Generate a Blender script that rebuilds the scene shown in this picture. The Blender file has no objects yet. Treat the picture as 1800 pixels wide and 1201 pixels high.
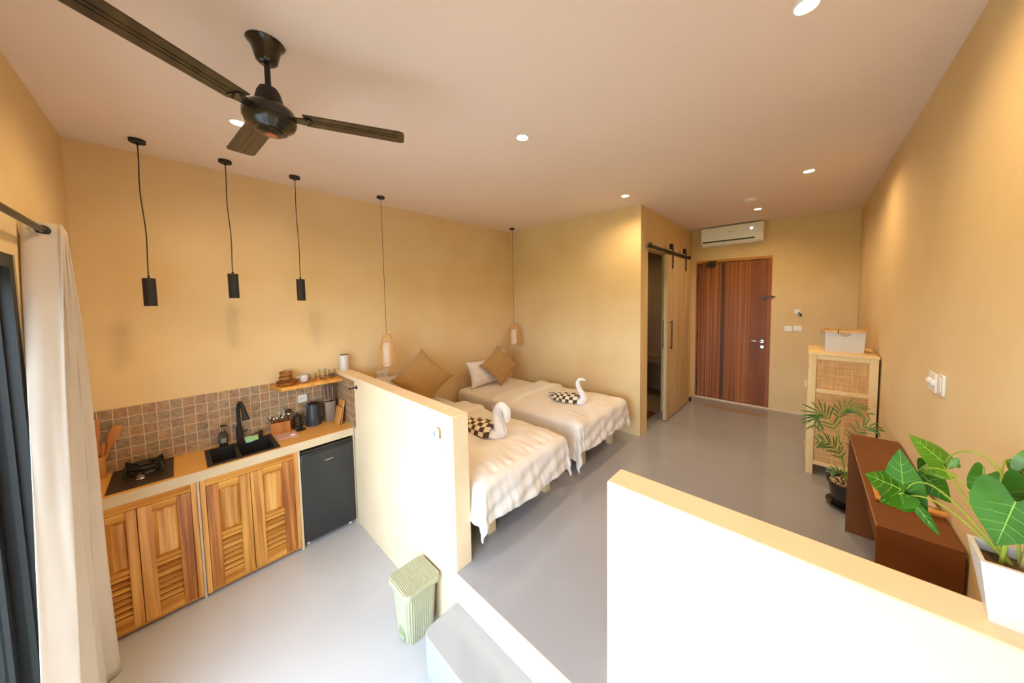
import bpy, bmesh, math, random
from mathutils import Vector, Matrix, Euler, noise as mnoise
R = math.radians
PI = math.pi
sc = bpy.context.scene
COL = sc.collection

# ---------------------------------------------------------------- camera, light, exposure
F_PX, PPX, PPY = 549.0946, 947.936, 559.226
cam_d = bpy.data.cameras.new('camera'); cam = bpy.data.objects.new('camera', cam_d); COL.objects.link(cam)
cam_d.sensor_width = 36; cam_d.sensor_fit = 'HORIZONTAL'
cam_d.lens = F_PX * 36 / 1800
cam_d.shift_x = -(PPX - 900) / 1800
cam_d.shift_y = (PPY - 600.5) / 1800
cam_d.clip_start = 0.01
cam.matrix_world = Matrix.Translation((3.3421, -0.9426, 1.9154)) @ Matrix.Rotation(0.7108, 4, 'Z') @ Matrix.Rotation(1.5126, 4, 'X') @ Matrix.Rotation(-0.013, 4, 'Z')
sc.camera = cam
sc.view_settings.view_transform = 'Standard'
sc.view_settings.look = 'None'
sc.view_settings.gamma = 1
sc.view_settings.use_curve_mapping = False
sc.view_settings.exposure = 0.34
sc.cycles.use_denoising = True
sc.cycles.max_bounces = 10
sc.cycles.diffuse_bounces = 7
sc.cycles.sample_clamp_indirect = 8

world = bpy.data.worlds.new('sky'); sc.world = world; world.use_nodes = True
bg = world.node_tree.nodes['Background']
wt_ = world.node_tree
wtc = wt_.nodes.new('ShaderNodeTexCoord'); wsp = wt_.nodes.new('ShaderNodeSeparateXYZ'); wmr = wt_.nodes.new('ShaderNodeMapRange')
wt_.links.new(wtc.outputs['Generated'], wsp.inputs[0]); wt_.links.new(wsp.outputs[2], wmr.inputs[0])
wmr.inputs[1].default_value = 0.0; wmr.inputs[2].default_value = 0.75; wmr.inputs[3].default_value = 14.5; wmr.inputs[4].default_value = 7.5
wt_.links.new(wmr.outputs[0], bg.inputs[1])       # hazy bright horizon, dimmer zenith
bg.inputs[0].default_value = (0.78, 0.90, 1.16, 1)

H1, HC, HT, HS, K = 0.4015, 2.9065, 1.2846, 0.234, 0.85
W, Y0, Y2, Y3, XB, TH, XA, XC = 3.778, -1.332, 2.3076, 4.199, 1.979, 0.108, 1.897, 2.829
D = 0.4235

# daylight portal in the glass door opening
pl = bpy.data.lights.new('daylight_portal', 'AREA'); pl.shape = 'RECTANGLE'; pl.size = 2.66; pl.size_y = 2.1
pl.cycles.is_portal = True
po = bpy.data.objects.new('daylight_portal', pl); COL.objects.link(po)
po.location = (2.385, Y0 - 0.16, 1.055); po.rotation_euler = (R(90), 0, 0)

# ---------------------------------------------------------------- helpers
def lin(c):
    c = c / 255
    return c / 12.92 if c <= .04045 else ((c + .055) / 1.055) ** 2.4
def rgb(h):
    return (lin(int(h[0:2], 16)), lin(int(h[2:4], 16)), lin(int(h[4:6], 16)), 1)

def mat(name, c1, c2=None, scale=8, stretch=(1, 1, 1), rough=.6, metal=0, bump=0, bscale=None, detail=4, lo=.35, hi=.65, coat=0, trans=0, spec=.5, sheen=0, sss=0):
    m = bpy.data.materials.new(name); m.use_nodes = True
    nt = m.node_tree; b = nt.nodes['Principled BSDF']
    b.inputs['Base Color'].default_value = rgb(c1)
    b.inputs['Roughness'].default_value = rough
    b.inputs['Metallic'].default_value = metal
    b.inputs['Coat Weight'].default_value = coat
    b.inputs['Transmission Weight'].default_value = trans
    b.inputs['Specular IOR Level'].default_value = spec
    b.inputs['Sheen Weight'].default_value = sheen
    tc = nt.nodes.new('ShaderNodeTexCoord'); mp = nt.nodes.new('ShaderNodeMapping')
    mp.inputs['Scale'].default_value = stretch
    nt.links.new(tc.outputs['Object'], mp.inputs[0])
    no = nt.nodes.new('ShaderNodeTexNoise'); no.inputs['Scale'].default_value = scale; no.inputs['Detail'].default_value = detail
    nt.links.new(mp.outputs[0], no.inputs[0])
    cr = nt.nodes.new('ShaderNodeValToRGB')
    cr.color_ramp.elements[0].position = lo; cr.color_ramp.elements[1].position = hi
    cr.color_ramp.elements[0].color = rgb(c1); cr.color_ramp.elements[1].color = rgb(c2 or c1)
    nt.links.new(no.outputs[0], cr.inputs[0]); nt.links.new(cr.outputs[0], b.inputs['Base Color'])
    if bump:
        n2 = nt.nodes.new('ShaderNodeTexNoise'); n2.inputs['Scale'].default_value = bscale or scale; n2.inputs['Detail'].default_value = 6
        nt.links.new(mp.outputs[0], n2.inputs[0])
        bp = nt.nodes.new('ShaderNodeBump'); bp.inputs['Strength'].default_value = bump; bp.inputs['Distance'].default_value = .01
        nt.links.new(n2.outputs[0], bp.inputs['Height']); nt.links.new(bp.outputs[0], b.inputs['Normal'])
    return m

def N(nt, t, **kw):
    n = nt.nodes.new(t)
    for k, v in kw.items():
        if k.startswith('i'): n.inputs[int(k[1:])].default_value = v
        else: setattr(n, k, v)
    return n
def M2(nt, op, a, b=None, c=None):
    n = nt.nodes.new('ShaderNodeMath'); n.operation = op
    for i, x in enumerate((a, b, c)):
        if x is None: continue
        if isinstance(x, (int, float)): n.inputs[i].default_value = x
        else: nt.links.new(x, n.inputs[i])
    return n.outputs[0]

def tile_mat(name, axis, ph):
    m = bpy.data.materials.new(name); m.use_nodes = True; nt = m.node_tree; b = nt.nodes['Principled BSDF']
    g = N(nt, 'ShaderNodeNewGeometry'); s = N(nt, 'ShaderNodeSeparateXYZ'); nt.links.new(g.outputs['Position'], s.inputs[0])
    u = M2(nt, 'DIVIDE', M2(nt, 'SUBTRACT', s.outputs[axis], ph), .0586); v = M2(nt, 'DIVIDE', M2(nt, 'SUBTRACT', s.outputs[2], 1.2575), .0668)
    cb = N(nt, 'ShaderNodeCombineXYZ'); nt.links.new(M2(nt, 'FLOOR', u), cb.inputs[0]); nt.links.new(M2(nt, 'FLOOR', v), cb.inputs[1])
    wn = N(nt, 'ShaderNodeTexWhiteNoise'); nt.links.new(cb.outputs[0], wn.inputs[0])
    cr = N(nt, 'ShaderNodeValToRGB'); e = cr.color_ramp.elements
    cols = ['8e7c60', 'b08256', '9e7052', '887a5e', 'b88a58', '94684c', 'a68a60', '7c6a54']
    e[0].color = rgb(cols[0]); e[1].position = .98; e[1].color = rgb(cols[-1])
    for i, c in enumerate(cols[1:-1]):
        x = e.new((i + 1) / 7); x.color = rgb(c)
    nt.links.new(wn.outputs[0], cr.inputs[0])
    sc_ = N(nt, 'ShaderNodeVectorMath', operation='SCALE'); sc_.inputs[3].default_value = 3.7; nt.links.new(cb.outputs[0], sc_.inputs[0])
    ad = N(nt, 'ShaderNodeVectorMath', operation='ADD'); nt.links.new(sc_.outputs[0], ad.inputs[0]); nt.links.new(g.outputs['Position'], ad.inputs[1])
    no = N(nt, 'ShaderNodeTexNoise'); no.inputs['Scale'].default_value = 30; no.inputs['Detail'].default_value = 5; no.inputs['Distortion'].default_value = 1.2
    nt.links.new(ad.outputs[0], no.inputs[0])
    c2 = N(nt, 'ShaderNodeValToRGB'); c2.color_ramp.elements[0].position = .3; c2.color_ramp.elements[1].position = .72
    c2.color_ramp.elements[0].color = rgb('5e4a3c'); c2.color_ramp.elements[1].color = rgb('c8a888')
    nt.links.new(no.outputs[0], c2.inputs[0])
    mx = N(nt, 'ShaderNodeMix', data_type='RGBA'); mx.inputs[0].default_value = .45
    nt.links.new(cr.outputs[0], mx.inputs[6]); nt.links.new(c2.outputs[0], mx.inputs[7])
    def edge(w, t):
        f = M2(nt, 'FRACT', w); return M2(nt, 'MAXIMUM', M2(nt, 'LESS_THAN', f, t), M2(nt, 'GREATER_THAN', f, 1 - t))
    mk = M2(nt, 'MAXIMUM', edge(u, .026), edge(v, .024))
    m3 = N(nt, 'ShaderNodeMix', data_type='RGBA'); nt.links.new(mk, m3.inputs[0]); nt.links.new(mx.outputs[2], m3.inputs[6]); m3.inputs[7].default_value = rgb('dcc2a0')
    nt.links.new(m3.outputs[2], b.inputs['Base Color'])
    b.inputs['Roughness'].default_value = .42
    bp = N(nt, 'ShaderNodeBump'); bp.inputs['Strength'].default_value = .5; bp.inputs['Distance'].default_value = .003
    nt.links.new(M2(nt, 'SUBTRACT', M2(nt, 'MULTIPLY', no.outputs[0], .4), mk), bp.inputs['Height']); nt.links.new(bp.outputs[0], b.inputs['Normal'])
    return m

def check_mat(name, ca, cb_, nx, ny):
    """towel weave: brown and cream rectangles laid out on the UV map"""
    m = bpy.data.materials.new(name); m.use_nodes = True; nt = m.node_tree; b = nt.nodes['Principled BSDF']
    tc = N(nt, 'ShaderNodeTexCoord'); s = N(nt, 'ShaderNodeSeparateXYZ'); nt.links.new(tc.outputs['UV'], s.inputs[0])
    u = M2(nt, 'FLOOR', M2(nt, 'MULTIPLY', s.outputs[0], nx)); v = M2(nt, 'FLOOR', M2(nt, 'MULTIPLY', s.outputs[1], ny))
    k = M2(nt, 'MODULO', M2(nt, 'ADD', u, v), 2)
    mx = N(nt, 'ShaderNodeMix', data_type='RGBA'); nt.links.new(k, mx.inputs[0]); mx.inputs[6].default_value = rgb(ca); mx.inputs[7].default_value = rgb(cb_)
    nt.links.new(mx.outputs[2], b.inputs['Base Color']); b.inputs['Roughness'].default_value = .95
    return m

def weave_mat(name, ca, cb_, freq=150):
    m = bpy.data.materials.new(name); m.use_nodes = True; nt = m.node_tree; b = nt.nodes['Principled BSDF']
    tc = N(nt, 'ShaderNodeTexCoord'); s = N(nt, 'ShaderNodeSeparateXYZ'); nt.links.new(tc.outputs['Object'], s.inputs[0])
    hz = M2(nt, 'ADD', s.outputs[0], s.outputs[1])
    a = M2(nt, 'SINE', M2(nt, 'MULTIPLY', hz, freq * 6.28)); c = M2(nt, 'SINE', M2(nt, 'MULTIPLY', s.outputs[2], freq * 6.28))
    w = M2(nt, 'MULTIPLY_ADD', M2(nt, 'MULTIPLY', a, c), .25, .5)
    n1 = N(nt, 'ShaderNodeTexNoise'); n1.inputs['Scale'].default_value = 1; n1.inputs['Detail'].default_value = 3
    mp = N(nt, 'ShaderNodeMapping'); mp.inputs['Scale'].default_value = (90, 90, 6); nt.links.new(tc.outputs['Object'], mp.inputs[0]); nt.links.new(mp.outputs[0], n1.inputs[0])
    n2 = N(nt, 'ShaderNodeTexNoise'); n2.inputs['Scale'].default_value = 1; n2.inputs['Detail'].default_value = 3
    m2 = N(nt, 'ShaderNodeMapping'); m2.inputs['Scale'].default_value = (6, 6, 110); nt.links.new(tc.outputs['Object'], m2.inputs[0]); nt.links.new(m2.outputs[0], n2.inputs[0])
    f = M2(nt, 'ADD', M2(nt, 'MULTIPLY', w, .35), M2(nt, 'MULTIPLY', M2(nt, 'ADD', n1.outputs[0], n2.outputs[0]), .42))
    cr = N(nt, 'ShaderNodeValToRGB'); cr.color_ramp.elements[0].position = .4; cr.color_ramp.elements[1].position = .75
    cr.color_ramp.elements[0].color = rgb(ca); cr.color_ramp.elements[1].color = rgb(cb_)
    nt.links.new(f, cr.inputs[0]); nt.links.new(cr.outputs[0], b.inputs['Base Color']); b.inputs['Roughness'].default_value = .7
    bp = N(nt, 'ShaderNodeBump'); bp.inputs['Strength'].default_value = .3; bp.inputs['Distance'].default_value = .002
    nt.links.new(f, bp.inputs['Height']); nt.links.new(bp.outputs[0], b.inputs['Normal'])
    return m

def emit(name, c, s):
    m = bpy.data.materials.new(name); m.use_nodes = True; b = m.node_tree.nodes['Principled BSDF']
    b.inputs['Base Color'].default_value = rgb(c); b.inputs['Emission Color'].default_value = rgb(c); b.inputs['Emission Strength'].default_value = s
    return m

def glass_mat(name, tint='f4f8f6', rough=.0, refl=.08, fac=.35):
    m = bpy.data.materials.new(name); m.use_nodes = True; nt = m.node_tree
    for n in list(nt.nodes): nt.nodes.remove(n)
    o = N(nt, 'ShaderNodeOutputMaterial'); t = N(nt, 'ShaderNodeBsdfTransparent'); t.inputs[0].default_value = rgb(tint)
    g = N(nt, 'ShaderNodeBsdfGlossy'); g.inputs['Roughness'].default_value = rough
    lw = N(nt, 'ShaderNodeLayerWeight'); lw.inputs[0].default_value = .25
    f = M2(nt, 'MULTIPLY_ADD', lw.outputs['Facing'], fac, refl)
    mx = N(nt, 'ShaderNodeMixShader'); nt.links.new(f, mx.inputs[0]); nt.links.new(t.outputs[0], mx.inputs[1]); nt.links.new(g.outputs[0], mx.inputs[2])
    nt.links.new(mx.outputs[0], o.inputs[0])
    return m

def cloth_mat(name, c, c2=None, trans=.25, rough=.9, scale=300, bump=.15):
    m = mat(name, c, c2 or c, scale=4, rough=rough, bump=bump, bscale=scale, sheen=.2)
    nt = m.node_tree; b = nt.nodes['Principled BSDF']; o = nt.nodes['Material Output']
    if trans:
        t = N(nt, 'ShaderNodeBsdfTranslucent'); t.inputs[0].default_value = rgb(c)
        mx = N(nt, 'ShaderNodeMixShader'); mx.inputs[0].default_value = trans
        nt.links.new(b.outputs[0], mx.inputs[1]); nt.links.new(t.outputs[0], mx.inputs[2]); nt.links.new(mx.outputs[0], o.inputs[0])
    return m

class MB:
    def __init__(s): s.bm = bmesh.new(); s.uv = None
    def box(s, x0, x1, y0, y1, z0, z1, M=None):
        vs = [s.bm.verts.new(Vector(p)) for p in ((x0,y0,z0),(x1,y0,z0),(x1,y1,z0),(x0,y1,z0),(x0,y0,z1),(x1,y0,z1),(x1,y1,z1),(x0,y1,z1))]
        if M:
            for v in vs: v.co = M @ v.co
        for f in ((3,2,1,0),(4,5,6,7),(0,1,5,4),(1,2,6,5),(2,3,7,6),(3,0,4,7)): s.bm.faces.new([vs[i] for i in f])
        return s
    def hexa(s, bot, top):
        vs = [s.bm.verts.new(Vector(p)) for p in list(bot) + list(top)]
        n = len(bot)
        s.bm.faces.new([vs[i] for i in range(n)][::-1]); s.bm.faces.new([vs[n + i] for i in range(n)])
        for i in range(n):
            j = (i + 1) % n; s.bm.faces.new([vs[i], vs[j], vs[n + j], vs[n + i]])
        return s
    def prism(s, poly, h, M=None):
        """poly in xy, extruded 0..h along z, then transformed"""
        M = M or Matrix()
        return s.hexa([M @ Vector((x, y, 0)) for x, y in poly], [M @ Vector((x, y, h)) for x, y in poly])
    def loft(s, rings, cap0=True, cap1=True, closed=True):
        R_ = [[s.bm.verts.new(Vector(p)) for p in r] for r in rings]
        n = len(R_[0])
        for a, b in zip(R_[:-1], R_[1:]):
            for i in range(n if closed else n - 1):
                j = (i + 1) % n
                s.bm.faces.new([a[i], a[j], b[j], b[i]])
        if cap0: s.bm.faces.new(R_[0][::-1])
        if cap1: s.bm.faces.new(R_[-1])
        return s
    def lathe(s, prof, c=(0, 0, 0), seg=32, M=None, caps=True):
        M = M or Matrix()
        c = Vector(c); rings = []
        for r, z in prof:
            r = max(r, 1e-4)
            rings.append([c + (M @ Vector((r * math.cos(2 * PI * i / seg), r * math.sin(2 * PI * i / seg), z))) for i in range(seg)])
        return s.loft(rings, caps, caps)
    def cyl(s, c, r, h, seg=24, r2=None, M=None): return s.lathe([(r, 0), (r if r2 is None else r2, h)], c, seg, M)
    def tube(s, pts, r, seg=8, caps=True):
        pts = [Vector(p) for p in pts]; n = len(pts)
        rs = r if isinstance(r, (list, tuple)) else [r] * n
        rings = []; up = None
        for i, p in enumerate(pts):
            t = (pts[min(i + 1, n - 1)] - pts[max(i - 1, 0)]).normalized()
            if up is None: up = t.orthogonal().normalized()
            up = (up - t * up.dot(t))
            up = up.normalized() if up.length > 1e-5 else t.orthogonal().normalized()
            b = t.cross(up)
            rings.append([p + (up * math.cos(2 * PI * k / seg) + b * math.sin(2 * PI * k / seg)) * rs[i] for k in range(seg)])
        return s.loft(rings, caps, caps)
    def grid(s, fn, nu, nv, uv=False):
        V = [[s.bm.verts.new(Vector(fn(i / nu, j / nv))) for j in range(nv + 1)] for i in range(nu + 1)]
        L = s.bm.loops.layers.uv.verify() if uv else None
        for i in range(nu):
            for j in range(nv):
                f = s.bm.faces.new([V[i][j], V[i + 1][j], V[i + 1][j + 1], V[i][j + 1]])
                if uv:
                    for l, q in zip(f.loops, ((i, j), (i + 1, j), (i + 1, j + 1), (i, j + 1))): l[L].uv = (q[0] / nu, q[1] / nv)
        return s
    def ball(s, c, r, sc3=(1, 1, 1), M=None, sub=2):
        r_ = bmesh.ops.create_icosphere(s.bm, subdivisions=sub, radius=r)
        for v in r_['verts']:
            v.co = Vector((v.co.x * sc3[0], v.co.y * sc3[1], v.co.z * sc3[2]))
            if M: v.co = M @ v.co
            v.co += Vector(c)
        return s
    def build(s, name, m, parent=None, bevel=0, smooth=True, seg=2, ang=35, origin=None, merge=False, sub=0, solid=0):
        """vertices are given in world space; the object's origin goes to its parent's place, or to its own foot"""
        bm = s.bm
        if merge: bmesh.ops.remove_doubles(bm, verts=bm.verts, dist=1e-5)
        bmesh.ops.recalc_face_normals(bm, faces=bm.faces)
        if parent is not None: org = Vector(parent['_w'])
        elif origin is not None: org = Vector(origin)
        else:
            xs = [v.co for v in bm.verts]
            org = Vector(((min(v.x for v in xs) + max(v.x for v in xs)) / 2, (min(v.y for v in xs) + max(v.y for v in xs)) / 2, min(v.z for v in xs)))
        for v in bm.verts: v.co -= org
        me = bpy.data.meshes.new(name); bm.to_mesh(me); bm.free()
        me.materials.append(m)
        if smooth:
            me.shade_smooth(); me.set_sharp_from_angle(angle=R(ang))
        o = bpy.data.objects.new(name, me); COL.objects.link(o)
        if parent is not None: o.parent = parent
        else: o.location = org
        o['_w'] = tuple(org)
        if bevel:
            b = o.modifiers.new('bevel', 'BEVEL'); b.width = bevel; b.segments = seg; b.limit_method = 'ANGLE'; b.angle_limit = R(40); b.harden_normals = False
        if solid:
            d = o.modifiers.new('solid', 'SOLIDIFY'); d.thickness = solid; d.offset = 0
        if sub:
            d = o.modifiers.new('sub', 'SUBSURF'); d.levels = sub; d.render_levels = sub
        return o

def thing(name, label, cat, loc, group=None):
    o = bpy.data.objects.new(name, None); COL.objects.link(o); o.location = loc; o.empty_display_size = .05
    o['_w'] = tuple(loc); o['label'] = label; o['category'] = cat
    if group: o['group'] = group
    return o
def tag(o, label, cat, group=None):
    o['label'] = label; o['category'] = cat
    if group: o['group'] = group
    return o
def struct(o): o['kind'] = 'structure'; return o
def dup(root, loc, label, group=None):
    r = root.copy(); COL.objects.link(r); r.location = loc; r['label'] = label
    if group: r['group'] = group
    for ch in list(root.children):
        c = ch.copy(); COL.objects.link(c); c.parent = r
        for g in list(ch.children):
            d = g.copy(); COL.objects.link(d); d.parent = c
    return r
def rrect(cx, cy, hx, hy, r, n=6):
    out = []
    for sx, sy, a0 in ((1, 1, 0), (-1, 1, 90), (-1, -1, 180), (1, -1, 270)):
        for i in range(n + 1):
            a = R(a0 + 90 * i / n); out.append((cx + sx * (hx - r) + r * math.cos(a), cy + sy * (hy - r) + r * math.sin(a)))
    return out
rnd = random.Random(7)

# ---------------------------------------------------------------- materials
m_wall = mat('wall_plaster', 'e1c89b', 'd9bd8d', scale=1.6, rough=.85, bump=.12, bscale=14, spec=.2)
m_half = mat('half_wall_plaster', 'e6d2b0', 'e0cba8', scale=2.5, rough=.85, bump=.12, bscale=18, spec=.2)
m_lip = mat('counter_lip_plaster', 'd0bb9c', 'c8b292', scale=4, rough=.85)
m_ceil = mat('ceiling_paint', 'ead8ca', 'e6d4c6', scale=1.2, rough=.9, spec=.1)
m_floor = mat('polished_floor', 'a2a2a7', '9a9a9e', scale=1.3, rough=.12, bump=.02, bscale=3, spec=.5, detail=6)
m_floor_daylit = mat('polished_floor_daylit', 'c2c1c4', 'bab9bc', scale=1.3, rough=.2, bump=.02, bscale=3, spec=.4, detail=6)  # paler copy of the raised floor's finish, standing in for daylight
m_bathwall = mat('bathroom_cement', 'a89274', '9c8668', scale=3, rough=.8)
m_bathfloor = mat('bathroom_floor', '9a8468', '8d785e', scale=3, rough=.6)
m_counter = mat('counter_cement', 'd8a55c', 'd29c52', scale=3, rough=.45, bump=.05, bscale=20)
m_teak = mat('teak', 'a2601e', 'd69a46', scale=1.0, stretch=(40, 40, 1.5), rough=.38, bump=.05, lo=.36, hi=.66, detail=5, coat=.2)
m_teak2 = mat('teak_sapwood', 'b87028', 'e0a858', scale=1.0, stretch=(40, 40, 1.5), rough=.4, bump=.05, lo=.36, hi=.66, coat=.2)
m_teak3 = mat('teak_heartwood', '8c4c16', 'cc8436', scale=1.0, stretch=(40, 40, 1.4), rough=.4, bump=.05, lo=.36, hi=.66, coat=.2)
m_teakr = mat('teak_rail', 'a86624', 'dca04e', scale=1.0, stretch=(12, 1.2, 26), rough=.6, lo=.36, hi=.66, spec=.2)
m_doorw = mat('door_wood', '74401f', 'b4703f', scale=1.0, stretch=(60, 20, .35), rough=.5, bump=.12, lo=.32, hi=.68, detail=5, spec=.3)
m_stripe = mat('dark_wood_strip', '5c3826', '50301f', scale=1.0, stretch=(30, 20, 1), rough=.7)
m_doorw2 = mat('door_stile_wood', '7c4526', '8f5430', scale=1.0, stretch=(8, 8, 1), rough=.5, spec=.3)
m_doorf = mat('door_frame_wood', '8c4f2c', '9f5f36', scale=1.0, stretch=(12, 12, 1), rough=.5, spec=.3)
m_doort = mat('door_head_wood', 'b07838', 'bf8745', scale=1.0, stretch=(1, 12, 12), rough=.5, spec=.3)
m_barn = mat('barn_door_wood', 'b39870', 'cdb48e', scale=1.0, stretch=(16, 16, 1.4), rough=.6, lo=.3, hi=.7, detail=5, bump=.06)
m_black = mat('black_metal', '171615', '1b1a19', rough=.55, scale=20)
m_blackm = mat('black_matt', '242120', '1f1c1b', rough=.65, scale=20)
m_gloss = mat('gloss_black', '191510', '1c1812', rough=.25, coat=.3, scale=10)
m_blade = mat('blade_wood', '241a10', '4a3822', scale=1.0, stretch=(1.2, 28, 28), rough=.32, lo=.3, hi=.7, detail=5)
m_copper = mat('copper_disc', 'c07a5a', 'b06a4a', rough=.35, metal=.6)
m_steel = mat('steel', 'b8b4ae', 'a8a49e', rough=.22, metal=1)
m_dsteel = mat('dark_steel', '4a4440', '3c3834', rough=.35, metal=.9)
m_white = mat('white_plastic', 'e9e6e0', 'e6e2da', rough=.35)
m_whitec = mat('white_ceramic', 'd2cec8', 'ccc8c2', rough=.35, scale=3)
m_linen = cloth_mat('white_linen', 'e8e2dc', 'e4dcd6', trans=.1, scale=60, bump=.08)
m_sheet = cloth_mat('bed_sheet', 'e2d8cf', 'dcd0c6', trans=0)
m_tan = cloth_mat('tan_linen', 'ac8650', 'a27d49', trans=0, scale=220, bump=.3)
m_curt = cloth_mat('curtain_cloth', 'e6dcd2', 'e0d5cb', trans=.35, scale=160, bump=.1)
m_towel = mat('white_towel', 'f0eef0', 'ebe8ea', rough=1, bump=.6, bscale=250, sheen=.3)
m_pat = check_mat('patterned_towel', 'e6d8bc', '4e3c36', 9, 8)
m_pine = mat('pine', 'dbba80', 'e6ca94', scale=1.0, stretch=(18, 18, 1.5), rough=.55, lo=.3, hi=.7, detail=4)
m_pinef = mat('pale_pine', 'e0c79c', 'd8bc8e', scale=1.0, stretch=(14, 14, 2), rough=.6)
m_rattan = weave_mat('rattan_weave', 'a9793e', 'dcae72')
m_bamboo = mat('bamboo_strip', 'd2a062', 'e2b67a', scale=40, rough=.6)
m_tile_l = tile_mat('stone_tile_left', 1, -1.241)
m_tile_r = tile_mat('stone_tile_return', 0, .02)
m_wood = mat('light_wood', 'c07e2c', 'dca04a', scale=1.0, stretch=(3, 18, 18), rough=.5, lo=.3, hi=.7)
m_woodv = mat('light_wood_upright', 'c08440', 'd39a54', scale=1.0, stretch=(22, 22, 2), rough=.5, lo=.3, hi=.7)
m_bowl = mat('bowl_wood', '8a5426', 'b9803f', scale=1.0, stretch=(4, 4, 60), rough=.4, lo=.35, hi=.65)
m_utens = mat('utensil_wood', 'a85c20', 'c07a34', scale=1.0, stretch=(20, 20, 2), rough=.45)
m_taupe = mat('taupe_plastic', '9a8574', '94806e', rough=.45)
m_taupeh = mat('taupe_handle', '7e6250', '765a4a', rough=.5)
m_cork = mat('rust_steel', '7a4a28', '70421f', scale=3, rough=.55, spec=.25)
m_edge_highlight = mat('edge_highlight', 'b88a60', 'b08258', rough=.5)
m_glass = glass_mat('clear_glass', tint='fbfcfa', refl=.03, fac=.3)
m_pane = glass_mat('window_pane', tint='eef4f2', refl=.05)
m_leaf = mat('leaf_green', '2a5608', '3c6e0e', scale=14, rough=.5, spec=.22)
m_leafb = mat('leaf_yellow_green', '4e7812', '5e881a', scale=14, rough=.35)
m_vein = mat('leaf_vein', '8fb84a', '86b040', rough=.5)
m_stem = mat('plant_stem', '8a9a30', '9aaa3c', scale=8, rough=.5)
m_stemb = mat('woody_stem', 'a8926c', '8f7a58', scale=30, rough=.7)
m_palm = mat('palm_green', '3c5f26', '5a7f38', scale=10, rough=.45)
m_soil = mat('soil', '3a2a1e', '6a5440', scale=60, rough=1, bump=.8)
m_peb = mat('pebble', 'd8c4a8', 'b89a80', scale=12, rough=.6)
m_sage = mat('sage_plastic', 'b0ae90', 'aaa88a', rough=.45)
m_green = mat('green_sponge', 'a8d89a', '90ccb0', scale=8, rough=.9)
m_pink = cloth_mat('pink_cloth', 'c79a80', 'bd8e74', trans=0)
m_kettle = mat('kettle_grey', '343a42', '30353c', rough=.4)
m_fridge = mat('fridge_black', '2b2b2b', '2e2e2e', rough=.3, coat=.15)
m_brown_mat = mat('brown_mat', '6a3c1e', '5c3216', scale=40, rough=.9)
m_lamp = emit('lamp_glow', 'ffe9c0', 14)
m_frost = mat('white_diffuser', 'f2ece2', 'efe8dc', rough=.6)
m_print = mat('magazine_print', '4a4038', 'c8b49a', scale=22, rough=.3, lo=.45, hi=.55)
m_grass = mat('lawn', '6f8a2c', '93a83c', scale=6, rough=.9)
m_terr = mat('terrace', 'c9c2b6', 'bdb5a8', scale=3, rough=.8)

# ---------------------------------------------------------------- the setting
T = .15
struct(MB().box(-T, W + T, Y0 - T, 0, -.12, 0).build('floor', m_floor_daylit, smooth=False))
struct(MB().prism([(0, TH), (XA, TH), (XA, 0), (XC, 0), (XC, TH), (W, TH), (W, Y3), (0, Y3)], H1 + .12, Matrix.Translation((0, 0, -.12))).build('floor_raised', m_floor, smooth=False))
struct(MB().box(-T, W + T, Y0 - T, Y3 + T, HC, HC + .15).build('ceiling', m_ceil, smooth=False))
struct(MB().box(-T, 0, Y0 - T, Y3 + T, -.12, HC).build('wall_left', m_wall, smooth=False))
struct(MB().box(W, W + T, Y0 - T, Y3 + T, -.12, HC).build('wall_right', m_wall, smooth=False))
# entrance wall with the door's recess
struct(MB().box(0, 2.055, Y3, Y3 + T, -.12, HC).box(2.972, W, Y3, Y3 + T, -.12, HC).box(2.055, 2.972, Y3, Y3 + T, 2.46, HC).box(2.055, 2.972, Y3, Y3 + T, -.12, H1).box(2.055, 2.972, Y3 + .09, Y3 + T, H1, 2.46).build('wall_back', m_wall, smooth=False))
WX0, WX1, WZ = 1.05, 3.72, 2.11
struct(MB().box(0, WX0, Y0 - T, Y0, -.12, HC).box(WX1, W, Y0 - T, Y0, -.12, HC).box(WX0, WX1, Y0 - T, Y0, WZ, HC).build('wall_front', m_wall, smooth=False))
struct(MB().box(0, XB, Y2, Y2 + .1, H1, HC).build('wall_bathroom_front', m_wall, smooth=False, origin=(1, Y2, H1)))
OY0, OY1, OZ = 2.505, 3.23, 2.47
struct(MB().box(XB - .1, XB, Y2 + .1, OY0, H1, HC).box(XB - .1, XB, OY1, Y3, H1, HC).box(XB - .1, XB, OY0, OY1, OZ, HC).build('wall_bathroom_side', m_wall, smooth=False))
struct(MB().box(0, XA, 0, TH, -.05, HT).build('wall_half_left', m_half, bevel=.006))
struct(MB().box(XC, W, 0, TH, -.05, HT).build('wall_half_right', m_half, bevel=.006))
st = MB(); P_ = [(XC, 0), (XA, 0)] + [(XA + .045 - .045 * math.cos(R(a)), -.212 + .045 - .045 * math.sin(R(a))) for a in range(0, 91, 15)] + [(XC, -.212)]
st.prism(P_, HS); struct(st.build('trim_step', m_floor, bevel=.006))
struct(MB().box(XA, XC, -.004, 0, HS, H1).build('trim_step_riser', m_half, smooth=False))
# bathroom inside
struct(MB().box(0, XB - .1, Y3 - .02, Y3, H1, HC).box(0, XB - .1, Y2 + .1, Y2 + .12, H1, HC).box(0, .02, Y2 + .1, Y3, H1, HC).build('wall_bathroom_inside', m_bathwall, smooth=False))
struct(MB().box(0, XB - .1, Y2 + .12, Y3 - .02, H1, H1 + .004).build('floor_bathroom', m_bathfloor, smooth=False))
# tiled splashback
struct(MB().box(0, .006, Y0, 0, K, 1.2575).build('trim_tiles_left', m_tile_l, smooth=False))
struct(MB().box(.006, .49, -.006, 0, K, 1.2575).build('trim_tiles_return', m_tile_r, smooth=False))
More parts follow.
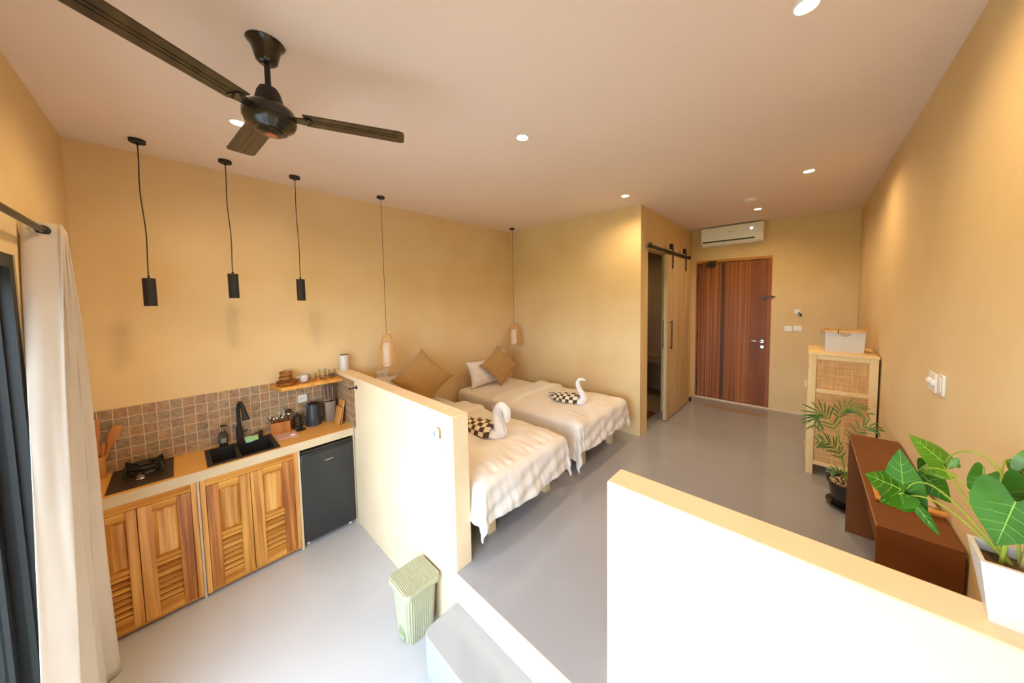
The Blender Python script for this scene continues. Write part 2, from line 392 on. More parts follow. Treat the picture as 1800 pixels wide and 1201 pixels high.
# outside
struct(MB().box(-6, 10, -5.5, Y0 - T, -.14, -.02).build('ground_terrace', m_terr, smooth=False))
struct(MB().box(-30, 30, -40, -5.5, -.3, -.1).build('ground_lawn', m_grass, smooth=False))

# glass sliding door in the front wall
win = struct(MB().box(WX0, WX0 + .05, Y0 - .12, Y0 - .004, 0, WZ).box(WX1 - .05, WX1, Y0 - .12, Y0 - .004, 0, WZ).box(WX0 + .05, WX1 - .05, Y0 - .12, Y0 - .004, WZ - .05, WZ)
             .box(WX0 + .05, WX1 - .05, Y0 - .12, Y0 - .004, 0, .03).box(WX0 + .05, WX0 + .065, Y0 - .045, Y0 - .03, .03, WZ - .05).build('window_1', m_black, smooth=False))
for x0, x1, y in ((WX0 + .05, 2.42, Y0 - .10), (2.38, WX1 - .05, Y0 - .06)):
    fr = MB(); y1 = y + .03
    fr.box(x0, x0 + .055, y, y1, .03, WZ - .05).box(x1 - .055, x1, y, y1, .03, WZ - .05).box(x0 + .055, x1 - .055, y, y1, .03, .09).box(x0 + .055, x1 - .055, y, y1, WZ - .11, WZ - .05)
    f = fr.build('sash', m_black, win, smooth=False)
    MB().box(x0 + .055, x1 - .055, y + .012, y + .018, .09, WZ - .11).build('pane', m_pane, f, smooth=False)

# ---------------------------------------------------------------- entrance door
door = struct(MB().box(2.055, 2.972, Y3 - .005, Y3 + .08, 2.425, 2.46).build('door_1', m_doort, smooth=False))
for a, b in ((2.055, 2.075), (2.925, 2.972)): MB().box(a, b, Y3 - .006, Y3 + .08, H1 + .015, 2.425).build('door_frame', m_doorf, door, smooth=False)
YD = Y3 + .012
leaf = MB().box(2.077, 2.922, YD, YD + .045, H1 + .02, 2.42).build('door_leaf', m_doorw2, door, smooth=False)
for a, b in ((2.082, 2.385), (2.43, 2.735)):
    p = MB(); n = 12
    for i in range(n):
        w = (b - a) / n; p.box(a + i * w + .0012, a + (i + 1) * w - .0012, YD - .006, YD, H1 + .025, 2.415)
    p.build('plank_panel', m_doorw, leaf, bevel=.001)
MB().box(2.387, 2.428, YD - .003, YD, H1 + .025, 2.415).build('dark_stripe', m_stripe, leaf, smooth=False)['label'] = 'dark centre strip'
h = MB().cyl((2.88, YD, 1.315), .022, .012, M=Matrix.Rotation(R(90), 4, 'X')).tube([(2.88, YD - .01, 1.315), (2.88, YD - .045, 1.315), (2.87, YD - .05, 1.316), (2.77, YD - .05, 1.32)], .008).build('door_handle', m_steel, leaf)
MB().cyl((2.885, YD, 1.24), .020, .01, M=Matrix.Rotation(R(90), 4, 'X')).box(2.878, 2.892, YD - .022, YD - .01, 1.237, 1.243).build('lock_knob', m_steel, leaf)
MB().box(2.86, 2.99, YD - .03, YD - .018, 1.905, 1.92).box(2.88, 2.92, YD - .018, YD - .0, 1.895, 1.93).box(2.975, 2.995, YD - .03, YD - .015, 1.895, 1.93).tube([(2.99, YD - .03, 1.912), (3.02, YD - .045, 1.918)], .005).build('door_latch', m_dsteel, leaf, bevel=.002)
MB().box(2.19, 2.31, YD - .055, YD - .006, 2.365, 2.40).box(2.235, 2.262, YD - .05, YD - .02, 2.40, 2.435).box(2.21, 2.32, YD - .045, YD - .02, 2.432, 2.442).build('door_closer', m_black, leaf, bevel=.003)
for z in (2.2, 1.35, .62): MB().cyl((2.078, YD - .008, z - .05), .008, .10, 10).build('hinge', m_black, leaf)
struct(MB().box(2.03, 3.36, Y3 - .008, Y3, H1, H1 + .02).build('baseboard_back', m_half, smooth=False))

# bathroom sliding door
bx0 = 2.018
bd = struct(MB().box(bx0, bx0 + .042, 2.905, 3.80, H1 + .012, 2.44).build('door_2', m_barn, bevel=.002))
for y in (3.13, 3.36, 3.58): MB().box(bx0 + .0415, bx0 + .0425, y, y + .002, H1 + .02, 2.435).build('plank_joint', m_doorf, bd, smooth=False)
for xx, nm in ((bx0 + .042, 'door_handle'), (bx0 - .036, 'door_handle')):
    s_ = 1 if xx > bx0 else 0
    q = MB(); x_ = xx + .03 if s_ else xx + .004
    q.tube([(x_, 2.99, 1.29), (x_, 2.99, 1.64)], .007)
    for z in (1.31, 1.62): q.tube([(x_, 2.99, z), (bx0 + .042 if s_ else bx0, 2.99, z)], .005)
    q.build(nm, m_black, bd)
for y in (3.08, 3.62):
    hg = MB().box(bx0 + .042, bx0 + .05, y - .017, y + .017, 2.28, 2.53)
    for z in (2.31, 2.37, 2.42): hg.cyl((bx0 + .05, y, z), .009, .008, 10, M=Matrix.Rotation(R(90), 4, 'Y'))
    hgo = hg.build('hanger', m_black, bd, bevel=.001)
    MB().cyl((bx0 + .012, y, 2.55), .036, .03, 24, M=Matrix.Rotation(R(90), 4, 'Y')).build('wheel', m_black, hgo, bevel=.002)
rl = thing('sliding_door_rail', 'black steel track above the bathroom opening that carries the sliding door', 'rail', (2.02, 3.2, 2.5))
MB().box(2.012, 2.020, 2.42, 4.0, 2.472, 2.508).build('track', m_black, rl, bevel=.001)
for y in (2.5, 2.8, 3.2, 3.7, 3.95): MB().cyl((XB, y, 2.49), .012, .036, 12, M=Matrix.Rotation(R(90), 4, 'Y')).build('spacer', m_black, rl)
for y in (2.46, 3.93): MB().box(2.02, 2.036, y - .02, y + .02, 2.478, 2.522).build('end_stop', m_black, rl, bevel=.002)
tag(MB().cyl((2.06, 3.93, H1), .017, .05, 16).build('door_stop', m_dsteel, bevel=.003), 'small dark door stop on the floor in the corner by the sliding door', 'door stop')
o = MB().box(.9, XB - .105, Y3 - .45, Y3 - .025, .93, 1.06).build('bathroom_counter', mat('cement_counter', '9a8468', '8c775c', scale=4, rough=.6), bevel=.01); tag(o, 'cement washbasin counter in the dark bathroom seen through the opening', 'counter')
tag(MB().box(1.5, 1.86, 2.58, 3.1, H1 + .004, H1 + .014).build('bath_mat', m_brown_mat, bevel=.003), 'brown bath mat inside the bathroom doorway', 'mat')
tag(MB().box(2.27, 2.97, 3.80, 3.90, H1, H1 + .005).build('floor_strip', mat('tan_strip', '9c8468', '927a60', scale=30, rough=.9), bevel=.002), 'thin tan strip on the floor before the wooden entrance door', 'mat')  # thin tan slab lying on the floor

# ---------------------------------------------------------------- wall fittings
ac = thing('air_conditioner', 'white split air conditioner mounted above the wooden entrance door', 'air conditioner', (2.52, Y3, 2.64))
prof = [(Y3, 2.65), (Y3 - .12, 2.635), (Y3 - .175, 2.66), (Y3 - .20, 2.70), (Y3 - .195, 2.885), (Y3 - .17, 2.893), (Y3, 2.895)]
b = MB(); b.loft([[(x, y, z) for y, z in prof] for x in (2.155, 2.885)]); b.build('housing', m_white, ac, bevel=.006)
MB().box(2.18, 2.79, Y3 - .203, Y3 - .185, 2.684, 2.699).build('air_slot', m_blackm, ac)
b = MB(); b.loft([[(x, Y3 - .19, 2.672), (x, Y3 - .150, 2.640), (x, Y3 - .148, 2.646), (x, Y3 - .193, 2.682)] for x in (2.18, 2.79)]); b.build('louvre_flap', m_white, ac)
MB().cyl((2.755, Y3 - .197, 2.815), .016, .006, 16, M=Matrix.Rotation(R(90), 4, 'X')).build('display', emit('ac_display', 'dcd8ff', 1.6), ac)['label'] = 'small lit display'
MB().box(2.49, 2.535, Y3 - .2005, Y3 - .195, 2.80, 2.807).build('badge', mat('grey_badge', 'a8a090'), ac)

def plate(name, label, cat, x, z, axis='y-', w=.075, h=.07, kind='switch', group=None, pos=None):
    """wall plates: axis is the way they face"""
    t = thing(name, label, cat, pos, group)
    Mx = {'y-': Matrix.Rotation(0, 4, 'Z'), 'x+': Matrix.Rotation(R(90), 4, 'Z'), 'x-': Matrix.Rotation(R(-90), 4, 'Z')}[axis]
    Mx = Matrix.Translation(pos) @ Mx
    q = MB(); q.box(-w / 2, w / 2, -.009, 0, -h / 2, h / 2, Mx); q.build('face_plate', m_white, t, bevel=.003)
    if kind == 'switch':
        q = MB(); q.box(-w * .3, w * .3, -.013, -.009, -h * .32, h * .32, Mx); q.build('rocker', m_white, t, bevel=.002)
    if kind == 'socket':
        q = MB(); q.lathe([(.024, 0), (.022, .003), (.019, -.002), (.001, -.002)], (0, 0, 0), 24, None)
        for v in q.bm.verts: v.co = Mx @ Vector((v.co.x, -.0095 - v.co.z, v.co.y))
        so = q.build('socket_well', m_white, t)
        q = MB()
        for sx in (-.009, .009): q.box(sx - .003, sx + .003, -.0125, -.0085, -.003, .003, Mx)
        q.build('contact_hole', m_black, t)
    return t
plate('light_switch', 'left one of the two white switch plates on the entrance wall', 'switch', 0, 0, pos=(3.158, Y3, 1.503), w=.082)
plate('light_switch', 'right one of the two white switch plates on the entrance wall', 'switch', 0, 0, pos=(3.250, Y3, 1.508), w=.082)
t = plate('key_card_holder', 'white key holder plate with a dangling key above the entrance switches', 'key holder', 0, 0, pos=(3.245, Y3, 1.722), w=.065, h=.06)
kk = thing('key_ring', 'small dark key ring hanging from the white holder by the entrance', 'key', (3.262, Y3 - .02, 1.70))
MB().tube([(3.262 + .012 * math.cos(a), Y3 - .02, 1.722 + .012 * math.sin(a)) for a in [i * PI / 6 for i in range(13)]], .002, 6).build('ring', m_steel, kk)
MB().box(3.25, 3.262, Y3 - .022, Y3 - .016, 1.675, 1.712).cyl((3.256, Y3 - .016, 1.712), .009, .005, 12, M=Matrix.Rotation(R(90), 4, 'X')).build('key', m_dsteel, kk)
MB().box(3.266, 3.284, Y3 - .024, Y3 - .014, 1.665, 1.70).build('fob', m_blackm, kk, bevel=.003)
t = plate('light_switch', 'white switch plate with two rockers low on the right wall above the bench', 'switch', 0, 0, 'x-', pos=(W, 1.12, 1.54), w=.07, h=.085)
t = plate('wall_socket', 'added white double plate beside the switch plate, knobs standing in for reflections', 'socket', 0, 0, 'x-', pos=(W, 1.235, 1.53), w=.10, h=.085, kind='none')
for y in (1.205, 1.262): 
    q = MB(); q.lathe([(.015, 0), (.015, .006), (.010, .010), (.001, .011)], (0, 0, 0), 20)
    for v in q.bm.verts: v.co = Vector((W - .009 - v.co.z, y + v.co.x, 1.53 + v.co.y))
    q.build('knob', m_white, t)  # added plate and knobs stand in for reflected marks on the wall
plate('wall_socket', 'white power socket on the tiled splashback above the kettle', 'socket', 0, 0, 'x+', pos=(.006, -.262, 1.081), w=.068, h=.068, kind='socket')
plate('wall_socket', 'white socket plate on the left wall behind the tan cushion of the far bed', 'socket', 0, 0, 'x+', pos=(0, 2.09, 1.165), w=.14, h=.075, kind='socket')
plate('wall_socket', 'white socket plate just above the half wall beside the near bed pillow', 'socket', 0, 0, 'x+', pos=(0, .42, 1.165), w=.11, h=.075, kind='socket')
plate('light_switch', 'white switch plate on the kitchen face of the half wall beside the remote', 'switch', 0, 0, pos=(1.682, 0, 1.102), w=.085, h=.085)
rc = thing('wall_remote', 'white remote control with small grey screen in a holder on the half wall', 'remote', (1.768, 0, 1.05))
MB().box(1.742, 1.794, -.014, 0, 1.06, 1.14).build('holder', m_white, rc, bevel=.003)
MB().box(1.746, 1.790, -.030, -.014, 1.07, 1.20).build('remote_body', m_white, rc, bevel=.004)
MB().box(1.753, 1.775, -.0315, -.0295, 1.155, 1.185).build('screen', mat('lcd_grey', '8a9290'), rc)
hk = MB().lathe([(.016, 0), (.016, .005), (.006, .009), (.005, .045), (.009, .05), (.009, .056), (.001, .058)], (0, 0, 0), 20)
for v in hk.bm.verts: v.co = Vector((.525 + v.co.x, -v.co.z, 1.21 + v.co.y))
tag(hk.build('wall_hook', m_black), 'black peg hook on the half wall above the fridge end of the counter', 'hook')
sd = thing('smoke_detector', 'small round white smoke detector on the ceiling before the entrance', 'smoke detector', (2.87, 2.905, HC))
MB().lathe([(.052, 0), (.052, -.014), (.045, -.024), (.001, -.026)], (2.87, 2.905, HC)).build('housing', m_white, sd)
MB().lathe([(.02, -.0255), (.018, -.031), (.001, -.032)], (2.87, 2.905, HC)).build('sensor_cap', m_white, sd)

# ---------------------------------------------------------------- downlights
DL = [((.951, -.666), 'recessed downlight glowing behind the ceiling fan blade'),
      ((1.994, .487), 'recessed downlight glowing in the middle of the ceiling, right of the fan'),
      ((1.977, 1.934), 'recessed downlight near the corner of the bathroom wall'),
      ((3.318, 2.372), 'recessed downlight near the right wall, above the rattan cabinet side'),
      ((2.883, 3.381), 'recessed downlight just in front of the air conditioner'),
      ((3.31, .51), 'recessed downlight cut by the top edge of the photo'),
      ((3.31, -.75), 'added downlight, unseen behind the camera, brightening the right half wall top')]  # last one is an added lamp out of view, brightens half wall top and planter
dl0 = thing('ceiling_downlight', DL[0][1], 'ceiling light', (*DL[0][0], HC), 'recessed ceiling downlights')
MB().lathe([(.042, 0), (.042, -.004), (.034, -.006), (.033, -.001)], (*DL[0][0], HC), caps=False).build('trim_ring', m_white, dl0)
MB().lathe([(.033, -.0008), (.033, -.0035), (.001, -.0036)], (*DL[0][0], HC)).build('lamp_lens', m_lamp, dl0)
for i, ((x, y), lb) in enumerate(DL):
    if i: dup(dl0, (x, y, HC), lb)
    l = bpy.data.lights.new('downlight_beam', 'SPOT'); l.energy = 34; l.color = (1, .72, .40); l.spot_size = R(164); l.spot_blend = .8; l.shadow_soft_size = .08
    lo = bpy.data.objects.new('downlight_beam', l); COL.objects.link(lo); lo.location = (x, y, HC - .012)

l = bpy.data.lights.new('bathroom_fill', 'SPOT'); l.energy = 18; l.color = (1, .72, .42); l.spot_size = R(150); l.spot_blend = .9; l.shadow_soft_size = .04  # added unseen lamp that lifts the dark bathroom opening
lo = bpy.data.objects.new('bathroom_fill', l); COL.objects.link(lo); lo.location = (1.2, 3.3, HC - .02)

# ---------------------------------------------------------------- ceiling fan
FX, FY = 1.748, -.667
fan = thing('ceiling_fan', 'dark brown three-blade ceiling fan hanging over the kitchen', 'ceiling fan', (FX, FY, 2.56))
MB().lathe([(.058, 0), (.059, -.004), (.053, -.011), (.044, -.025), (.037, -.055), (.033, -.070), (.022, -.080), (.012, -.082)], (FX, FY, HC), 40).build('canopy', m_gloss, fan)
MB().cyl((FX, FY, 2.72), .0095, .12, 16).build('down_rod', m_black, fan)
MB().lathe([(.014, 2.742), (.028, 2.738), (.036, 2.722), (.044, 2.690), (.050, 2.672)], (FX, FY, 0), 32).build('coupling_cover', m_blackm, fan)
MB().lathe([(.036, 2.678), (.060, 2.674), (.076, 2.660), (.083, 2.640), (.083, 2.618), (.074, 2.598), (.056, 2.586), (.053, 2.579), (.042, 2.578), (.040, 2.570), (.028, 2.566), (.001, 2.565)], (FX, FY, 0), 48).build('motor_housing', m_gloss, fan)
MB().lathe([(.019, 2.5665), (.018, 2.5625), (.001, 2.562)], (FX, FY, 0), 32).build('medallion', m_copper, fan)['label'] = 'round copper medallion'
FZ = 2.64
for th, rr in ((64, .475), (184, .50), (304, .56)):
    Mr = Matrix.Translation((FX, FY, FZ)) @ Matrix.Rotation(R(th), 4, 'Z') @ Matrix.Rotation(R(1), 4, 'X')
    q = MB(); n = 14
    outline = []
    def hw(t): return .044 + .006 * t
    pts = [(.112 + (rr - .112) * t, hw(t)) for t in [i / n for i in range(n + 1)]]
    up = pts[:-1] + [(rr - .018, pts[-1][1]), (rr - .005, pts[-1][1] - .006), (rr, pts[-1][1] - .018)]
    poly = [(x, y) for x, y in up] + [(x, -y) for x, y in reversed(up)]
    q.prism(poly, .005, Mr)
    for yy in (-.012, .006): q.prism([(.13, yy - .0035), (rr - .03, yy - .004), (rr - .03, yy + .004), (.13, yy + .0035)], .0075, Mr @ Matrix.Translation((0, 0, -.0018)))
    bl = q.build('blade', m_blade, fan, smooth=False)
    q = MB(); q.prism([(.065, -.018), (.100, -.022), (.130, -.030), (.138, -.02), (.138, .02), (.130, .030), (.100, .022), (.065, .018)], .006, Mr @ Matrix.Translation((0, 0, -.006)))
    for sx, sy in ((.120, .018), (.120, -.018), (.130, 0)): q.lathe([(.005, -.008), (.004, -.0095), (.001, -.01)], Mr @ Vector((sx, sy, 0)), 8)
    q.build('blade_bracket', m_gloss, bl, smooth=False)

# ---------------------------------------------------------------- pendants
for (x, y, zb, lb, wig) in ((.262, -1.042, 1.908, 'black cylinder pendant nearest the curtain, largest of three over the counter', .006),
                       (.255, -.668, 1.956, 'middle one of the three black cylinder pendants over the kitchen counter', .005),
                       (.265, -.283, 1.934, 'black cylinder pendant nearest the rattan lamps, above the open shelf', .004)):
    t = thing('pendant_lamp', lb, 'pendant lamp', (x, y, zb), 'black cylinder pendants over the kitchen counter')
    MB().lathe([(.034, 0), (.034, -.018), (.031, -.021), (.008, -.022), (.005, -.034)], (x, y, HC), 24).build('ceiling_cup', m_blackm, t)
    pts = [(x + wig * math.sin(3.2 * s) * (1 - s) * .6, y + wig * math.sin(PI * s * 2.3 + 2.6) * math.sin(PI * s), HC - .03 + (zb + .18 - HC + .03) * s) for s in [i / 24 for i in range(25)]]
    MB().tube(pts, .0028, 6).build('cord', m_black, t)
    l = bpy.data.lights.new('pendant_beam', 'SPOT'); l.energy = 1.2; l.color = (1, .64, .28); l.spot_size = R(120); l.spot_blend = 1; l.shadow_soft_size = .018
    lo = bpy.data.objects.new('pendant_beam', l); COL.objects.link(lo); lo.location = (x, y, zb + .015)
    MB().lathe([(.021, .019), (.001, .0185)], (x, y, zb), 20, caps=False).build('lamp_lens', m_lamp, t)
    MB().lathe([(.005, .185), (.006, .172), (.0275, .170), (.0275, 0), (.024, 0), (.023, .02), (.001, .02)], (x, y, zb), 28).build('lamp_shade', m_blackm, t)
def rattan_lamp(x, y, zb, zt, rm, lb, wh):
    t = thing('rattan_pendant', lb, 'pendant lamp', (x, y, zb), 'woven rattan pendant lamps over the beds')
    MB().lathe([(.034, 0), (.034, -.018), (.031, -.021), (.006, -.022)], (x, y, HC), 24).build('ceiling_cup', m_blackm, t)
    MB().tube([(x, y, HC - .02), (x, y, zt - .02)], .0022, 6).build('cord', m_black if wh < 1 else m_blackm, t)
    H = zt - zb
    def rad(s): return rm * (.42 + .58 * math.sin(min(1, (1 - s) * 1.18 + .0) * PI * .5) ** 1.1) if s > .22 else rm * (.62 + .38 * math.sin(s / .22 * PI / 2))
    q = MB(); ns = 34
    for k in range(ns):
        a0 = 2 * PI * k / ns
        for sg in (1, -1):
            q.tube([(x + rad(s) * math.cos(a0 + sg * s * .9), y + rad(s) * math.sin(a0 + sg * s * .9), zb + H * s) for s in [i / 10 for i in range(11)]], .0014, 3, False)
    for s in (0, .03, .1, .2, .3, .93, .96, 1.0):
        q.tube([(x + rad(s) * math.cos(a), y + rad(s) * math.sin(a), zb + H * s) for a in [i * PI / 12 for i in range(25)]], .0024 if s in (0, 1.0) else .0016, 4, False)
    q.build('woven_shade', m_bamboo, t)
    MB().lathe([(.001, .02), (rm * .42, .02), (rm * .44, .04), (rm * .40, H * .78), (.001, H * .78)], (x, y, zb), 24).build('inner_diffuser', m_frost, t)
rattan_lamp(.26, .37, 1.270, 1.600, .086, 'nearer and larger drop-shaped rattan pendant lamp, above the half wall', 0)
rattan_lamp(.215, 2.14, 1.275, 1.578, .10, 'farther drop-shaped rattan pendant lamp in the corner by the far bed', 1)

# ---------------------------------------------------------------- curtain
cu = thing('curtain', 'long off-white grommet curtain hanging beside the black glass door', 'curtain', (1.0, Y0 + .09, 0))
NP = 3.75
RY, RZ_ = -1.280, 2.225
def curt(u, s):
    # u along the rail (0 = corner side), s from top to hem
    xt = .72 + .26 * u; xb_ = .62 + .76 * u
    amp = (.026 + .019 * u) * (1 - .25 * s) + .012 * s
    ph = u * NP * 2 * PI + .4 * math.sin(s * 2 + u * 3) * s
    y = RY + .030 * s * (1 - u) + amp * math.sin(ph) - .055 * u * s + .010 * math.sin(5 * s + 4 * u) * s
    x = xt + (xb_ - xt) * s + .008 * math.sin(2 * ph)
    q_ = 1 - math.exp(-s * 6)
    y += .012 * mnoise.noise(Vector((u * 16, s * 2.2, 1.7))) * q_; x += .022 * mnoise.noise(Vector((u * 13, s * 1.6, 8.1))) * q_ + .006 * mnoise.noise(Vector((u * 30, s * 7, 4.1))) * q_
    y = Y0 + .004 + (y - Y0 - .004 if y > Y0 + .012 else .008 * math.exp((y - Y0 - .012) / .008))
    return (x, y, 2.257 - 2.245 * s)
MB().grid(curt, 140, 50).build('drape', m_curt, cu, ang=180, solid=.003)
m_ring = mat('grommet_ring', 'c9bfb4', 'c0b6aa', rough=.4)
for k in range(1, 8):
    u = k * .5 / NP
    cx, cy, cz = curt(u, .014)
    tx = Vector(curt(u + .01, .014)) - Vector(curt(u - .01, .014)); nrm = Vector((tx.y, -tx.x, 0)).normalized()
    Mq = nrm.to_track_quat('Z', 'Y').to_matrix().to_4x4()
    g = MB().lathe([(.030, -.004), (.030, .004), (.0205, .004), (.0205, -.004), (.030, -.004)], (cx, cy, RZ_), 28, Mq, caps=False).build('grommet', m_ring, cu)
    MB().lathe([(.0205, -.0035), (.0205, .0035), (.001, .0035)], (cx, cy, RZ_), 24, Mq).build('grommet_dark_disc', m_blackm, g)  # dark disc painted in for the shaded hole through the cloth
cr_ = thing('curtain_rod', 'dark metal curtain rod above the glass door', 'curtain rod', (2.2, RY, RZ_))
MB().tube([(.68, RY, RZ_), (3.7, RY, RZ_)], .011, 12).build('rod', m_dsteel, cr_)
MB().ball((.67, RY, RZ_), .018).build('finial', m_dsteel, cr_)
for x in (.70, 2.3, 3.6): MB().tube([(x, Y0, RZ_), (x, RY, RZ_)], .006, 8).cyl((x, Y0 + .006, RZ_), .02, .006, 16, M=Matrix.Rotation(R(90), 4, 'X')).build('bracket', m_dsteel, cr_)

# ---------------------------------------------------------------- kitchen counter
wt = thing('worktop', 'continuous ochre cement kitchen worktop with pale front edge along the left wall', 'worktop', (.2, -.66, .79))
SX0, SX1, SY0, SY1 = .065, .395, -.855, -.50
q = MB().box(.006, D, Y0, SY0, .79, K).box(.006, D, SY1, -.006, .79, K).box(.006, SX0, SY0, SY1, .79, K).box(SX1, D, SY0, SY1, .79, K)
q.build('slab', m_counter, wt, smooth=False)
for y0, y1 in ((-.917, -.906), (-.400, -.384), (-.012, -.006)):
    MB().box(.02, D - .006, y0, y1, 0, .79).build('pier', m_lip, wt, smooth=False)['label'] = 'pale plaster pier'
MB().box(D, D + .003, Y0, -.006, .785, K - .002).build('front_edge', m_lip, wt, bevel=.001)['label'] = 'pale plaster front edge'

def cabinet(y0, y1, split, label, xf=D - .004):
    zt, zb = .785, .022
    t = thing('kitchen_cabinet', label, 'cabinet', (.22, (y0 + y1) / 2, zb), 'teak louvred cabinets under the worktop')
    MB().box(.03, xf - .03, y0 + .004, y1 - .004, zb, .66).build('carcass', m_teak3, t, smooth=False)
    sw = .024
    for a in (y0, y1 - sw): MB().box(xf - .03, xf + .006, a, a + sw, zb, zt).build('face_stile', m_teak2, t, bevel=.002)
    MB().box(xf - .03, xf + .006, y0 + sw, y1 - sw, zt - .045, zt).build('top_rail', m_teakr, t, bevel=.002)
    MB().box(xf - .03, xf + .002, y0 + sw, y1 - sw, zb, zb + .012).build('bottom_rail', m_teakr, t, bevel=.002)
    for i, (a, b) in enumerate(((y0 + sw + .002, split - .0015), (split + .0015, y1 - sw - .002))):
        a0, b0 = a, b; w = b - a; s_ = w * .27; z0, z1 = zb + .014, zt - .048
        dd = MB().box(xf - .0275, xf - .0225, a, b, z0, z1).build('door', m_teak3, t, smooth=False)
        for za_, zb_ in ((z0, z0 + .08), (z1 - .05, z1), (.372, .396)): MB().box(xf - .022, xf + .002, a + s_, b - s_, za_, zb_).build('cross_rail', m_teakr, dd, bevel=.0015)
        k_ = i * 2 + (0 if y0 < -1 else 1)
        MB().box(xf - .022, xf + .004, a, a + s_, z0, z1).build('stile', (m_teak, m_teak3, m_teak2, m_teak)[k_], dd, bevel=.002)
        MB().box(xf - .022, xf + .004, b - s_, b, z0, z1).build('stile', (m_teak2, m_teak, m_teak3, m_teak3)[k_], dd, bevel=.002)
        p = MB(); ya, yb = a + s_, b - s_; za, zc = .396, z1 - .05; e = .016
        p.box(xf - .018, xf - .010, ya, yb, za, zc)
        p.hexa([(xf - .010, ya, za), (xf - .010, yb, za), (xf - .010, yb, zc), (xf - .010, ya, zc)], [(xf - .001, ya + e, za + e), (xf - .001, yb - e, za + e), (xf - .001, yb - e, zc - e), (xf - .001, ya + e, zc - e)])
        p.build('raised_panel', m_teak2 if i else m_teak, dd, smooth=False)
        l = MB(); nz = 7; zl0, zl1 = z0 + .08, .372
        for k in range(nz):
            zc_ = zl0 + (k + .5) * (zl1 - zl0) / nz
            Ml = Matrix.Translation((xf - .009, 0, zc_)) @ Matrix.Rotation(R(36), 4, 'Y')
            l.box(-.015, .012, ya, yb, -.003, .003, Ml)
        l.build('louvre_slats', m_teakr, dd, smooth=False)
    return t
cabinet(-1.329, -.919, -1.155, 'teak louvred cabinet under the gas hob, half behind the curtain')
cabinet(-.904, -.402, -.667, 'teak louvred cabinet under the black sink beside the fridge')

# fridge
fr = thing('mini_fridge', 'small black fridge under the worktop against the half wall', 'fridge', (.21, -.197, 0))
MB().box(.03, .375, -.378, -.02, .02, .755).build('cabinet_body', m_blackm, fr, bevel=.004)
dr = MB().box(.380, .418, -.380, -.018, .035, .742)
dr = dr.build('door', m_fridge, fr, bevel=.006, seg=3)
MB().box(.378, .419, -.380, -.018, .744, .768).build('top_trim', m_gloss, fr, bevel=.004)
MB().box(.412, .4225, -.350, -.040, .722, .732).build('grip_recess', m_black, dr, bevel=.003)
lg = MB(); xs = -.222
for i, wd in enumerate((.008, .003, .007, .007, .008, .007, .007)):
    lg.box(.4178, .4188, xs, xs + wd, .640, .648); xs += wd + .0015
lg.build('badge', m_steel, dr)['label'] = 'small silver lettered badge'
for y in (-.35, -.05): MB().cyl((.37, y, 0), .012, .022, 12).build('foot', m_white, fr)

# sink
sk = thing('kitchen_sink', 'black two-bowl sink set into the worktop', 'sink', (.23, -.68, .78))
q = MB(); t_ = .012
def frame(q, x0, x1, y0, y1, w, z0, z1):
    q.box(x0, x1, y0, y0 + w, z0, z1).box(x0, x1, y1 - w, y1, z0, z1).box(x0, x0 + w, y0 + w, y1 - w, z0, z1).box(x1 - w, x1, y0 + w, y1 - w, z0, z1)
frame(q, SX0 - .012, SX1 + .010, SY0 - .008, SY1 + .010, .026, K + .0005, K + .006)
q.box(SX0 + .014, SX1 - .016, -.715, -.697, K - .008, K + .004)
q.build('rim', m_blackm, sk, bevel=.002)
for nm, a, b, dz in (('small_bowl', SY0 + .014, -.713, .09), ('main_bowl', -.699, SY1 - .014, .16)):
    q = MB(); x0, x1 = SX0 + .012, SX1 - .014; w = .004
    frame(q, x0, x1, a, b, w, K - dz, K - .001); q.box(x0, x1, a, b, K - dz - .004, K - dz)
    bo = q.build(nm, m_blackm, sk, smooth=False)
    MB().lathe([(.022, 0), (.022, .003), (.008, .001), (.001, .001)], ((x0 + x1) / 2, (a + b) / 2, K - dz + .0005), 20).build('drain', m_dsteel, bo)
MB().lathe([(.007, 0), (.006, .003), (.001, .004)], (0, 0, 0), 12, None)
# tap
tp = thing('kitchen_tap', 'tall black arched kitchen tap behind the sink', 'tap', (.045, -.672, K))
TX, TY = .034, -.672
MB().cyl((TX, TY, K), .0185, .115, 20).build('tap_body', m_blackm, tp, bevel=.002)
arc = [(TX, TY, K + .10), (TX, TY, 1.10)] + [(TX + .045 - .045 * math.cos(R(a)), TY + .018 * (a / 150), 1.10 + .062 * math.sin(R(a))) for a in range(15, 151, 15)]
MB().tube(arc, .0115, 14).build('neck', m_blackm, tp)
ex, ey, ez = arc[-1]
MB().tube([(ex - .004, ey, ez + .012), (ex + .006, ey + .004, ez - .02), (ex + .018, ey + .008, ez - .05), (ex + .030, ey + .012, ez - .095)], [.0125, .014, .017, .022], 16).build('spray_head', m_blackm, tp)
MB().tube([(TX, TY + .018, K + .07), (TX + .01, TY + .045, K + .082)], .005, 8).build('lever', m_blackm, tp)
# dispenser in the sink deck
dp = thing('deck_dispenser', 'small black pump dispenser at the right back corner of the sink', 'dispenser', (.05, -.552, K))
MB().cyl((.05, -.552, K), .0125, .030, 16).cyl((.05, -.552, K + .03), .0145, .022, 16).build('collar', m_blackm, dp, bevel=.001)
MB().tube([(.05, -.552, K + .042), (.065, -.59, K + .047), (.075, -.615, K + .034)], .003, 8).build('spout', m_blackm, dp)
# sponge
q = MB(); q.grid(lambda u, v: (.072 + .052 * u, -.65 + .075 * v, K + .008 + .022 * (1 - u) + .004 * math.sin(6 * v + 3 * u)), 10, 10)
tag(q.build('dish_cloth', m_green, solid=.012, ang=180), 'pale green dish cloth lying behind the sink by the tap', 'cloth')
